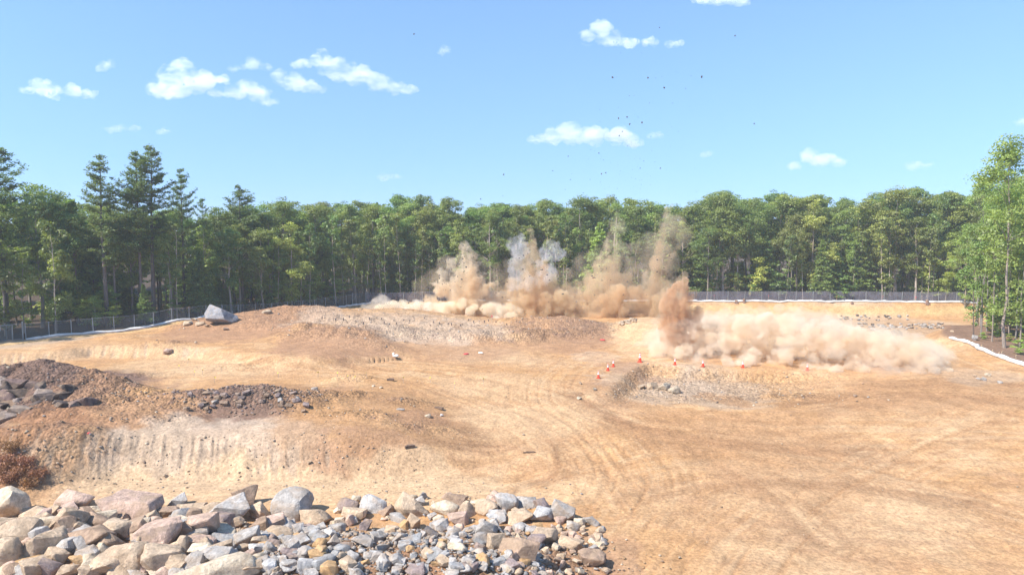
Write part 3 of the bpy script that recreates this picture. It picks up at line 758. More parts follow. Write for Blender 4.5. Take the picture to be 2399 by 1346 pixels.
def tree(kind, x, y, h, label, group, name_, which=None, width=1.0, bright=1.0, bark=(1, 1, 1), rz=None, lean=(0, 0)):
    lst = PROTO[kind]; hp, mt, mc = lst[(rng.randrange(len(lst)) if which is None else which) % len(lst)]
    s = h / hp
    name = 'slender_tree' if kind == 'thin' else name_
    r = empty(name, (x, y, gz(x, y) if y < 150 else .1), (lean[0], lean[1], rng.uniform(0, 6.28) if rz is None else rz), (s * width, s * width, s))
    a = link('trunk', mt, r); a.color = (*bark, 1)
    b = link('crown', mc, r); b.color = (bright, bright, bright, 1)
    tag(r, label, 'bush' if name == 'low_bush' else 'tree', group)
    return r

# trees that stand out one by one: x of trunk, y of base, y of top in the photograph, distance, kind
def tree_px(kind, px, base_y, top_y, Y, label, name, **k):
    b = PD(px, base_y, Y); t = PD(px, top_y, Y)
    return tree(kind, b.x, Y, t.z - gz(b.x, Y), label, None, name, **k)
HEROES = [
    ('pine', 20, 765, 340, 92.5, 'tall white pine at the far left edge, bare lower trunk', 'pine_tree', dict(which=0, width=1.4)),
    ('pine', 250, 765, 360, 95, 'tall white pine with dense pointed crown, second from the left edge', 'pine_tree', dict(which=1, width=1.2)),
    ('pine', 334, 760, 352, 98, 'tall pine, shorter trunk of the close pair behind the long white sock', 'pine_tree', dict(which=2, width=1.0)),
    ('pine', 360, 758, 338, 99.5, 'tallest white pine, taller of the close pair with ragged crown', 'pine_tree', dict(which=3, width=1.2)),
    ('pine', 434, 740, 392, 105, 'slim white pine rising alone between the pine pair and the boulder hill', 'pine_tree', dict(which=1, width=.9, rz=2.0)),
    ('pine', 567, 725, 432, 113, 'shorter white pine with open crown behind the big grey boulder', 'pine_tree', dict(which=3, width=1.25, rz=1.0)),
    ('pine', 482, 735, 462, 118, 'small pine top just above the canopy between two taller pines', 'pine_tree', dict(which=0, width=.8)),
    ('oak', 130, 765, 440, 106, 'broad leafy tree above the canopy between the two leftmost pines', 'broadleaf_tree', dict(which=2, width=1.25)),
    ('oak', 1693, 700, 452, 135, 'pale-trunked forked tree standing above the dust bank beside the fence', 'broadleaf_tree', dict(which=0, bark=(1.8, 1.7, 1.6), width=1.0)),
    ('maple', 1900, 700, 462, 135, 'bright green leafy tree with foliage down its twin trunk by the fence', 'broadleaf_tree', dict(which=1, bark=(1.5, 1.4, 1.2), bright=1.15, width=.95)),
    ('oak', 2096, 702, 442, 134, 'tall straight tree with thick pinkish trunk just behind the far fence', 'broadleaf_tree', dict(which=3, bark=(1.9, 1.65, 1.5), width=1.2)),
    ('airy', 2352, 825, 322, 77, 'big leafy tree on the knoll at the right edge, tallest there', 'broadleaf_tree', dict(which=0, width=1.1, bark=(1.3, 1.2, 1.1), bright=1.0)),
    ('airy', 2440, 820, 350, 80, 'leafy tree cut off by the right edge behind the knoll', 'broadleaf_tree', dict(which=1, width=1.0, bright=1.0)),
    ('airy', 2300, 760, 420, 95, 'airy light green tree leaning over the end of the far fence', 'broadleaf_tree', dict(which=2, width=.8, bright=1.0)),
    ('airy', 2385, 745, 400, 100, 'airy tree behind the big knoll tree near the right edge', 'broadleaf_tree', dict(which=1, width=.9, bright=.95)),
    ('thin', 2280, 800, 560, 83.5, 'thin dark leaning trunk beside the bend of the white sock', 'broadleaf_tree', dict(which=0, bark=(.6, .5, .45), lean=(0, .07))),
    ('thin', 2298, 790, 520, 86, 'slender mossy trunk just behind the dark leaning one on the knoll', 'broadleaf_tree', dict(which=1, width=.9, bright=1.2)),
    ('thin', 2313, 770, 500, 90, 'slender curved trunk in the middle of the knoll', 'broadleaf_tree', dict(which=0, width=.9, bright=1.2)),
    ('thin', 2377, 800, 540, 82, 'thin trunk between the big knoll tree and the right edge', 'broadleaf_tree', dict(which=1, width=1.0, bright=1.2)),
    ('thin', 2330, 755, 480, 95, 'slim pale trunk at the back of the knoll', 'broadleaf_tree', dict(which=0, width=1.0, bright=1.1)),
    ('hemlock', 2392, 790, 590, 86, 'bright feathery young pine hanging over the right edge of the knoll', 'pine_tree', dict(which=0, width=1.5, bright=1.6)),
    ('maple', 2262, 715, 540, 126, 'light green leaning tree just outside the end of the far fence', 'broadleaf_tree', dict(which=2, bright=1.2, bark=(1.4, 1.3, 1.1))),
    ('maple', 2215, 705, 560, 131, 'clump-stemmed bright maple beside the far fence near the knoll', 'broadleaf_tree', dict(which=0, bright=1.35, width=.9, bark=(1.5, 1.4, 1.2))),
    ('sapling', 2180, 705, 600, 132, 'low bright sapling with yellow-green leaves by the far fence', 'broadleaf_tree', dict(which=1, bright=1.5, width=1.4)),
    ('sapling', 1770, 700, 600, 134, 'yellow-green sapling between the pale forked tree and the twin-trunk tree', 'broadleaf_tree', dict(which=0, bright=1.4, width=1.3)),
    ('hemlock', 2010, 702, 560, 134, 'layered young pine left of the straight pink-trunked tree', 'pine_tree', dict(which=1, width=1.2, bright=1.15)),
    ('hemlock', 1955, 702, 590, 133.5, 'short wide young pine between the twin-trunk tree and the layered pine', 'pine_tree', dict(which=2, width=1.25, bright=1.1)),
    ('hemlock', 1790, 700, 545, 136, 'pointed young conifer behind the yellow-green sapling', 'pine_tree', dict(which=0, width=1.1)),
    ('hemlock', 1640, 700, 560, 135, 'young conifer just right of the brown dust plume', 'pine_tree', dict(which=1, width=1.1)),
    ('hemlock', 1405, 710, 520, 134, 'bright green young conifer seen through the thin dust', 'pine_tree', dict(which=2, width=1.0, bright=1.6)),
    ('hemlock', 180, 765, 470, 99, 'bushy young pine filling the gap beside the second tall pine', 'pine_tree', dict(which=0, width=.95, bright=1.1)),
    ('hemlock', 225, 765, 560, 101, 'shorter young pine at the foot of the second tall pine', 'pine_tree', dict(which=1, width=1.1, bright=1.05)),
    ('sapling', 265, 765, 715, 94.5, 'low bright bush right behind the fence at the second tall pine', 'broadleaf_tree', dict(which=2, bright=1.5, width=2.2)),
    ('sapling', 205, 770, 700, 93.5, 'low leafy bush behind the fence left of the second tall pine', 'broadleaf_tree', dict(which=1, bright=1.1, width=2.0)),
    ('sapling', 120, 770, 585, 97, 'young leafy tree between the two leftmost tall pines', 'broadleaf_tree', dict(which=0, bright=1.0, width=1.2)),
    ('maple', 700, 735, 545, 119, 'yellowing slender tree behind the fence right of the boulder hill', 'broadleaf_tree', dict(which=0, bright=1.25, width=.7, bark=(1.6, 1.5, 1.4))),
    ('thin', 640, 730, 575, 117, 'bare-stemmed leaning tree behind the hill right of the grey boulder', 'broadleaf_tree', dict(which=1, bark=(1.6, 1.5, 1.4))),
    ('oak', 830, 715, 472, 131, 'tree with light trunk at the corner where the two fences meet', 'broadleaf_tree', dict(which=5, bark=(1.5, 1.4, 1.3))),
]
for (k, px, by, ty, Y, lab, nm, kw) in HEROES:
    tree_px(k, px, by, ty, Y, lab, nm, **kw)
HERO_XY = [PD(h[1], h[2], h[4]) for h in HEROES]

# the wood behind the fence
def top_target(px):
    xs = [-900, 0, 150, 300, 480, 600, 800, 1000, 1090, 1150, 1300, 1450, 1600, 1700, 1800, 1900, 2000, 2100, 2200, 2399, 3200]
    ys = [440, 462, 462, 498, 500, 486, 474, 470, 488, 482, 478, 466, 482, 458, 462, 462, 470, 452, 458, 430, 420]
    return float(np.interp(px, xs, ys))
fl = [0.0]
for a, b in zip(FENCE[:-1], FENCE[1:]): fl.append(fl[-1] + math.hypot(b[0] - a[0], b[1] - a[1]))
def along(s, off):
    s = min(max(s, 0), fl[-1] - 1e-3); i = max(k for k in range(len(fl) - 1) if fl[k] <= s)
    a, b = FENCE[i], FENCE[i + 1]; t = (s - fl[i]) / (fl[i + 1] - fl[i]); L = fl[i + 1] - fl[i]
    n = (-(b[1] - a[1]) / L, (b[0] - a[0]) / L)
    return a[0] + (b[0] - a[0]) * t + n[0] * off, a[1] + (b[1] - a[1]) * t + n[1] * off
KINDWORD = dict(oak='dark green broadleaf tree', maple='lighter green broadleaf tree', thin='slender bare-stemmed tree', hemlock='young conifer', sapling='leafy sapling', pine='wood pine')
SPOTS = [(60, 'around the leftmost tall pine'), (290, 'around the second tall pine'), (400, 'around the tall pine pair'), (500, 'by the slim lone pine'), (600, 'behind the big grey boulder'), (730, 'right of the boulder hill'), (860, 'at the fence corner'), (1000, 'above the low cream dust'), (1190, 'behind the first dust column'), (1340, 'behind the grey-white puffs'), (1520, 'behind the thin tan dust'), (1650, 'behind the brown plume'), (1800, 'around the pale forked tree'), (1970, 'around the twin-trunk tree'), (2150, 'around the pink-trunked tree'), (9999, 'at the far fence end near the knoll')]
def wood_label(k, px, off):
    spot = next(t for x, t in SPOTS if px < x)
    where = 'at the wood edge' if off < 5 else ('inside the wood' if off < 12 else 'deep in the wood')
    lab = f'{KINDWORD[k]} {where} {spot}'
    return lab, lab + ', alike'
def wood():
    def visible(x, y, m=420):
        if y < 20: return False
        px = W / 2 + x / y * FPX
        return -m < px < W + min(m, 90)
    rows = [(3.0, 5.2, 'edge'), (6.0, 4.0, 'tall'), (9.5, 3.9, 'tall'), (13.5, 4.2, 'tall'), (20, 5.0, 'tall')]
    for off, step, kind in rows:
        s = rng.uniform(0, 3)
        while s < fl[-1]:
            s += step * rng.uniform(.65, 1.35)
            x, y = along(s, off + rng.uniform(-1.6, 1.6))
            if not visible(x, y, 420 if off < 12 else 60) or y < 40: continue
            left = 0 if s < fl[6] else 1
            px = W / 2 + x / y * FPX
            if any((x - h.x) ** 2 + (y - h.y) ** 2 < (2.0 if off > 4 else 3.2) for h in HERO_XY): continue
            top = PD(px, top_target(px) + (rng.uniform(-14, 26) if off > 8 else rng.uniform(-8, 75)), y).z
            k = rng.choices(['oak', 'maple', 'thin', 'hemlock', 'pine'], [6, 2.2, 1.5 if off < 8 else .3, 1.2 if off < 8 else 0, .5 if not left else 0])[0]
            if kind == 'edge': k = rng.choices(['thin', 'hemlock', 'sapling', 'maple', 'oak'], [6, 1.4, 1.2, 1.0, 3.4])[0]
            h = {'oak': top, 'maple': top * rng.uniform(.8, .98), 'thin': top * rng.uniform(.6, .85), 'hemlock': rng.uniform(5, 12), 'sapling': rng.uniform(4, 9), 'pine': top * rng.uniform(.85, 1.0)}[k]
            lab, grp = wood_label(k, px, off)
            tree(k, x, y, h, lab, grp, {'hemlock': 'young_conifer', 'sapling': 'sapling_tree', 'pine': 'pine_tree'}.get(k, 'broadleaf_tree'), None, rng.uniform(.85, 1.2), rng.uniform(.75, 1.25), (lambda q: (q, q * .94, q * .88))(rng.uniform(1.0, 2.9) if off < 8 else rng.uniform(.8, 1.8)))
    # young growth deeper in
    for q in range(70):
        off = rng.uniform(13, 32); x, y = along(rng.uniform(60, fl[-1]), off)
        if not visible(x, y, 60): continue
        k = rng.choice(['hemlock', 'sapling', 'hemlock']); lab, grp = wood_label(k, W / 2 + x / y * FPX, off)
        tree(k, x, y, rng.uniform(5, 9), lab, grp, 'sapling_tree' if k == 'sapling' else 'young_conifer', None, rng.uniform(1.4, 1.9), rng.uniform(.7, 1.0))
    # undergrowth along the edge
    s = 0
    while s < fl[-1]:
        s += rng.uniform(2.2, 4.5)
        off = rng.uniform(5, 13); x, y = along(s, off)
        if not visible(x, y, 60) or y < 40: continue
        left = 0 if s < fl[6] else 1
        k = rng.choice(['sapling', 'hemlock', 'sapling'])
        lab, grp = wood_label(k, W / 2 + x / y * FPX, off)
        tree(k, x, y, rng.uniform(2.5, 6.5), lab, grp, 'sapling_tree' if k == 'sapling' else 'young_conifer', None, rng.uniform(1.2, 1.9), rng.uniform(.8, 1.2))
wood()
# the deep wood beyond reads as one mass of foliage
def deep_wood():
    V = []; T = []; rs = np.random.RandomState(77)
    for k in range(95):
        s = rs.uniform(25, fl[-1]); off = rs.uniform(34, 75); x, y = along(s, off); px = W / 2 + x / max(y, 1) * FPX
        if px < -700 or px > W + 600: continue
        top = PD(px, top_target(px) + rs.uniform(6, 26), y).z
        hp, mt, mc = PROTO['oak'][rs.randint(8)]
        co = np.empty(len(mc.vertices) * 3, np.float32); mc.vertices.foreach_get('co', co); co = co.reshape(-1, 4, 3)[rs.rand(len(mc.polygons)) < .09]
        c = co.mean(1, keepdims=True); co = c + (co - c) * 3.3
        co = co * np.array([1.3, 1.3, 1]) * (top / hp) * np.array([1, 1, 1]) + np.array([x, y, 0]); V.append(co.reshape(-1, 3)); T.append(rs.rand(co.shape[0]).repeat(4))
    V = np.concatenate(V); me = crown_mesh('deep_forest', V, np.arange(len(V)).reshape(-1, 4), np.concatenate(T), M['oak_leaf'])
    tag(link('deep_forest', me), 'distant mass of treetops filling the wood behind the first trees', None, None, 'stuff')
deep_wood()
for i in range(44):
    off = rng.uniform(1.6, 5.0); x, y = along(rng.uniform(fl[3], fl[10]), off); px = W / 2 + x / y * FPX
    if not 0 < px < 2300: continue
    q = rng.uniform(1.8, 3.2); lab, grp = wood_label('thin', px, off)
    tree('thin', x, y, rng.uniform(11, 17), lab, grp, 'broadleaf_tree', None, rng.uniform(.65, .95), rng.uniform(.8, 1.2), (q, q * .93, q * .86), None, (rng.uniform(-.06, .06), rng.uniform(-.06, .06)))
# where the two fences meet the wood widens
for i in range(76):
    px, y = (rng.uniform(560, 1000), rng.uniform(122, 172)) if i < 50 else (rng.uniform(1000, 1200), rng.uniform(141, 170)); x = (px - W / 2) / FPX * y
    d, _ = polydist(np.array([x]), np.array([y]), FENCE)
    if d[0] < 7: continue
    k = rng.choice(['oak', 'maple', 'oak'])
    tree(k, x, y, PD(px, top_target(px) + rng.uniform(-2, 30), y).z * (1 if k == 'oak' else .92), *wood_label(k, px, 9 + (y - 122) * .3), 'broadleaf_tree', None, rng.uniform(1, 1.2), rng.uniform(.8, 1.1))
# more of the wood behind the knoll at the right edge
for i in range(26):
    x = rng.uniform(66, 92); y = rng.uniform(76, 122)
    px = W / 2 + x / y * FPX
    if px < 2290 or px > 2520: continue
    k = rng.choice(['oak', 'maple', 'oak', 'thin'])
    tree(k, x, y, rng.uniform(17, 22), 'leafy tree deep in the wood behind the knoll', 'trees behind the knoll', 'broadleaf_tree', None, 1.0, rng.uniform(.9, 1.2))
for i, (px, py) in enumerate([(2330, 775), (2392, 765), (2318, 745)]):
    p = drop(px, py)
    tree('sapling', p.x, p.y, rng.uniform(1.8, 3.6), 'low green sapling growing on the knoll among the trunks', 'saplings on the knoll', 'sapling_tree', None, 1.2, rng.uniform(1.1, 1.5))
for px, py in [(2305, 795), (2335, 790), (2362, 800), (2372, 780), (2395, 800), (2350, 760), (2315, 775), (2388, 830), (2340, 748), (2370, 745), (2398, 775), (2325, 760)]:
    p = drop(px, py)
    tree('sapling', p.x, p.y, rng.uniform(.9, 1.7), 'knee-high green bush in the undergrowth on the knoll', 'bushes on the knoll', 'low_bush', None, 2.2, rng.uniform(1.0, 1.4))
for px, py, top, kw in [(2322, 800, 520, dict(which=0)), (2366, 790, 500, dict(which=1)), (2296, 745, 560, dict(which=1)), (2344, 770, 540, dict(which=0)), (2390, 815, 470, dict(which=1)), (2308, 735, 600, dict(which=0))]:
    p = drop(px, py)
    tree('thin', p.x, p.y, PD(px, top, p.y).z - p.z, 'slim bare trunk among the thin trees on the knoll', 'slim trunks on the knoll', 'broadleaf_tree', width=.75, bright=1.2, bark=(1.3, 1.2, 1.1), lean=(rng.uniform(-.04, .04), rng.uniform(-.05, .05)), **kw)
# dry rusty brush on the shoulder at the left edge
def dry_brush(px, py, h, lab):
    p = drop(px, py)
    rs = np.random.RandomState(int(px + py)); mb = MB(); V = []; Nn = []; T = []
    for k in range(16):
        an = rs.rand() * 6.283; L = h * rs.uniform(.7, 1.3); e = np.array([math.cos(an) * L * .8, math.sin(an) * L * .8, L * rs.uniform(.25, .9)])
        mb.tube([(0, 0, -.1), e * .5 + rs.normal(size=3) * .05, e], [.025, .016, .006], 4, cap=False)
        for q in rs.uniform(.3, 1, 9):
            m = 10; V.append(e * q + rs.normal(size=(m, 3)) * .13); Nn.append(unit(rs.normal(size=(m, 3)))); T.append(rs.rand(m))
    r = empty('dry_shrub', p); link('stem', mb.mesh('stem', M['bark_pine']), r).color = (1, .8, .7, 1)
    v, f, t = leaf_quads(np.concatenate(V), np.concatenate(Nn), np.full(16 * 9 * 10, .13), .35, rs, np.concatenate(T))
    link('foliage', crown_mesh('foliage', v, f, t, M['rust_leaf']), r)
    tag(r, lab, 'shrub', 'dry shrubs on the rusty shoulder')
for i, (px, py) in enumerate([(12, 1085), (45, 1118), (18, 1128), (62, 1092), (90, 1125), (30, 1055), (5, 1108), (75, 1140)]):
    dry_brush(px, py, rng.uniform(.45, .75), 'rust-brown dry brush on the shoulder above the big cream boulder')

# ------------------------------------------------------------------ fences, filter socks
def sub(pts, step):
    out = []
    for (a, b) in zip(pts[:-1], pts[1:]):
        L = math.hypot(b[0] - a[0], b[1] - a[1]); n = max(1, int(L / step))
        out += [(a[0] + (b[0] - a[0]) * k / n, a[1] + (b[1] - a[1]) * k / n) for k in range(n)]
    return out + [pts[-1]]
def fence(pts, step, mat, label, h=1.85):
    q = sub(pts, step); zz = gzs([a[0] for a in q], [a[1] for a in q])
    r = empty('chain_link_fence', (q[0][0], q[0][1], 0)); o = np.array([q[0][0], q[0][1], 0])
    post = MB().tube([(0, 0, -.3), (0, 0, h + .08)], .06, 7).mesh('post', M['steel'], True)
    for (x, y), z in zip(q, zz):
        link('post', post, r, (x - o[0], y - o[1], z), (rng.uniform(-.02, .02), rng.uniform(-.02, .02), 0))
    fine = sub(q, .8); fz = gzs([a[0] for a in fine], [a[1] for a in fine])
    v = []; f = []
    for i, ((x, y), z) in enumerate(zip(fine, fz)):
        v += [(x - o[0], y - o[1], z + .03), (x - o[0], y - o[1], z + h + rng.uniform(-.03, .02))]
        if i: f.append((2 * i - 2, 2 * i, 2 * i + 1, 2 * i - 1))
    link('wire_mesh', mesh_np('wire_mesh', np.array(v), f, mat), r)
    link('top_rail', MB().tube([(x - o[0], y - o[1], z + h) for (x, y), z in zip(fine, fz)], .022, 5).mesh('top_rail', M['steel'], True), r)
    return tag(r, label, 'fence')
fence([(-78, 62), (-67.8, 74.2), (-60.4, 83)], 2.6, M['mesh_left'], 'short run of chain-link fence left of the sign gate')
fence(FENCE[2:7], 2.4, M['mesh_left'], 'chain-link fence running along the pine wood from the left edge')
fence(FENCE[6:11], 3.0, M['mesh_right'], 'screened grey chain-link fence along the far edge of the cut')
def gate(a, b, label, sign):
    za, zb = gz(*a), gz(*b); r = empty('fence_gate', (a[0], a[1], za)); d = Vector((b[0] - a[0], b[1] - a[1], zb - za)); L = d.length
    for k in (0, 1): link('post', MB().tube([d * k + Vector((0, 0, -.3)), d * k + Vector((0, 0, 2.2))], .08, 8).mesh('post', M['steel'], True), r)
    link('gate_frame', MB().tube([Vector((0, 0, .1)), d + Vector((0, 0, .1))], .03, 6).tube([Vector((0, 0, 1.95)), d + Vector((0, 0, 1.95))], .03, 6).tube([d * .5 + Vector((0, 0, .1)), d * .5 + Vector((0, 0, 1.95))], .03, 6).mesh('gate_frame', M['steel'], True), r)
    link('wire_mesh', mesh_np('wire_mesh', np.array([(0, 0, .1), (d.x, d.y, d.z + .1), (d.x, d.y, d.z + 1.95), (0, 0, 1.95)]), [(0, 1, 2, 3)], M['mesh_left']), r)
    if sign:
        c = d * .25 + Vector((0, 0, 1.55)) + Vector((d.y, -d.x, 0)).normalized() * .06
        link('sign', MB().box(c, (.42, .02, .55), (0, 0, math.atan2(d.y, d.x))).mesh('sign', M['white_paint']), r)
    tag(r, label, 'gate')
gate((-61.9, 81.4), (-59.7, 83.8), 'grey pipe gate with small white sign at the left edge', True)
gate((-28.6, 123.6), (-26.9, 127.0), 'pale gate panel in the fence corner beside the grey dust puff', False)

def sock(pts, rad, label, name='filter_sock'):
    q = sub(pts, .55); n = len(q); rs = np.random.RandomState(n)
    zz = gzs([a[0] for a in q], [a[1] for a in q])
    mb = MB(); P3 = []; R = []
    for i, ((x, y), z) in enumerate(zip(q, zz)):
        rr = rad * (1 + .22 * math.sin(i * 1.3 + rs.rand()) * rs.rand() + rs.uniform(-.14, .1))
        P3.append((x + rs.normal() * .06 - q[0][0], y + rs.normal() * .06 - q[0][1], z + rr * .8)); R.append(rr)
    R[0] *= .4; R[-1] *= .4
    mb.tube(P3, R, 10)
    o = link(name, mb.mesh(name, M['sock'], True, 80), None, (q[0][0], q[0][1], 0))
    return tag(o, label, 'filter sock')
def offset_line(i0, i1, off):
    s0, s1 = fl[i0], fl[i1]; return [along(s0 + (s1 - s0) * k / 40, off + .25 * math.sin(k * 1.7)) for k in range(41)]
sock([gp(62, 797, .05)] + offset_line(2, 5, -1.3)[4:], .19, 'long pale sock lying below the fence along the pine wood')
sock(offset_line(5, 6, -1.3)[4:], .18, 'pale sock behind the boulder hill leading to the fence corner')
sock(offset_line(7, 10, -1.25), .2, 'long white sock along the top of the far cut bank')
sock(SOCK_R[8:34], .22, 'bright white sock curving round the wooded knoll')
sock([(86, 126.5), (92, 123), (99, 121), (106, 118)], .22, 'white sock far behind the knoll trunks')

# ------------------------------------------------------------------ rocks
def rock_np(seed, sub_=3, planes=12, amp=.06, squash=(1, .8, .7), cut=(.55, .85)):
    rs = np.random.RandomState(seed)
    bm = bmesh.new(); bmesh.ops.create_icosphere(bm, subdivisions=sub_, radius=1.0)
    v = np.array([x.co[:] for x in bm.verts]); f = np.array([[a.index for a in p.verts] for p in bm.faces]); bm.free()
    v = v + v * (noise3(v * 1.3 + seed * 3.1, seed)[:, None] * .22)
    nn = unit(rs.normal(size=(planes, 3)))
    for _ in range(2):
        for n_, d in zip(nn, rs.uniform(*cut, planes)):
            k = np.maximum(0, v @ n_ - d); v = v - k[:, None] * n_
    v = v + unit(v) * (noise3(v * 3.1 + seed, seed + 1) * amp + noise3(v * 7.3 + seed, seed + 2) * amp * .45)[:, None]
    v = v * np.array(squash)
    v = v - (v.max(0) + v.min(0)) / 2
    v = v / (v.max(0) - v.min(0)).max()
    return v, f
def hull_np(seed, n, sq, amp=.02, cuts=2):
    """a broken block: flat fracture faces with worn edges"""
    rs = np.random.RandomState(seed); bm = bmesh.new()
    p = rs.uniform(-1, 1, (n, 3)); p = p / (np.abs(p) ** 3.5).sum(1, keepdims=True) ** (1 / 3.5) * rs.uniform(.78, 1.0, (n, 1))
    for q in p: bm.verts.new(q * np.array(sq))
    bmesh.ops.convex_hull(bm, input=bm.verts[:])
    for v in [v for v in bm.verts if not v.link_faces]: bm.verts.remove(v)
    bmesh.ops.dissolve_limit(bm, angle_limit=math.radians(9), verts=bm.verts[:], edges=bm.edges[:])
    bmesh.ops.bevel(bm, geom=bm.edges[:], offset=.035, segments=1, affect='EDGES', clamp_overlap=True)
    bmesh.ops.triangulate(bm, faces=bm.faces[:])
    for _ in range(cuts):
        bmesh.ops.subdivide_edges(bm, edges=[e for e in bm.edges if e.calc_length() > .3], cuts=1, use_grid_fill=False)
        bmesh.ops.triangulate(bm, faces=bm.faces[:])
    bm.verts.ensure_lookup_table(); bm.verts.index_update()
    v = np.array([x.co[:] for x in bm.verts]); f = np.array([[a.index for a in q.verts] for q in bm.faces]); bm.free()
    v = v + unit(v) * (noise3(v * 2.6 + seed, seed) * amp * 1.6 + noise3(v * 6.5 + seed, seed + 2) * amp)[:, None]
    v = v - (v.max(0) + v.min(0)) / 2
    return v / (v.max(0) - v.min(0)).max(), f
ROCKS = {'ang': [], 'round': [], 'flat': []}
for i in range(20):
    v, f = hull_np(300 + i, 11 + i % 6, (1, rng.uniform(.7, .95), rng.uniform(.6, .9)), .03); ROCKS['ang'].append(mesh_np('rock', v, f, M['rock'], True, 22))
for i in range(7):
    v, f = rock_np(340 + i, 3, 7, .05, (1, rng.uniform(.75, .95), rng.uniform(.65, .85)), (.66, .92)); ROCKS['round'].append(mesh_np('rock', v, f, M['rock'], True, 45))
for i in range(6):
    v, f = hull_np(360 + i, 12 + i % 4, (1, rng.uniform(.6, .8), rng.uniform(.32, .5)), .02); ROCKS['flat'].append(mesh_np('rock', v, f, M['rock'], True, 22))
v, f = rock_np(391, 4, 10, .035, (1, .8, .8), (.5, .82)); ROCKS['big'] = [mesh_np('rock', v, f, M['rock'], True, 35)]
DIM = {}
for k in ROCKS:
    for me in ROCKS[k]:
        c = np.empty(len(me.vertices) * 3, np.float32); me.vertices.foreach_get('co', c); c = c.reshape(-1, 3); DIM[me.name] = c.max(0) - c.min(0)
STONE = dict(tan=(.43, .32, .22), cream=(.50, .41, .30), pink=(.45, .315, .245), brown=(.27, .185, .13), grey=(.345, .315, .285), blue=(.29, .28, .27), white=(.42, .395, .37), purple=(.235, .18, .165), orange=(.42, .26, .125), dark=(.12, .105, .10))
WORD = dict(tan='tan', cream='cream', pink='pinkish', brown='brown', grey='grey', blue='blue-grey', white='whitish', purple='purple-brown', orange='orange', dark='dark grey')
def put_rock(name, me, loc, dims, c, rz=None, tilt=.25, jit=.1):
    d = DIM[me.name]
    o = link(name, me, None, loc, (rng.uniform(-tilt, tilt), rng.uniform(-tilt, tilt), rng.uniform(0, 6.28) if rz is None else rz), tuple(dims[i] / d[i] for i in range(3)))
    k = rng.uniform(1 - jit, 1 + jit) * (1.2 if loc[1] < 38 else 1.0); o.color = (c[0] * k, c[1] * k, c[2] * k, 1)
    return o
def rock_px(name, px, py, w, h, c, shape, lift=.3, rz=0.0, which=None, buried=.0, grow=1.04):
    """a rock whose middle shows at px, py, w by h pixels, resting on the ground"""
    p = drop(px, py, 0.01)
    for _ in range(3):
        s = p.y / FPX * 1.02; ww, hh = w * s, h * s
        p = drop(px, py, max(.02, hh * lift))
    ww, hh = w * p.y / FPX * grow, h * p.y / FPX * grow
    # what shows as height is part height and part depth
    dz = hh * .86; dy = min(ww * .85, hh * 1.15)
    lst = ROCKS[shape]; me = lst[rng.randrange(len(lst)) if which is None else which % len(lst)]
    flip = rng.choice([0, math.pi])
    return put_rock(name, me, (p.x, p.y, p.z + dz * (lift - buried)), (ww, dy, dz), STONE[c], rz + flip, .12)

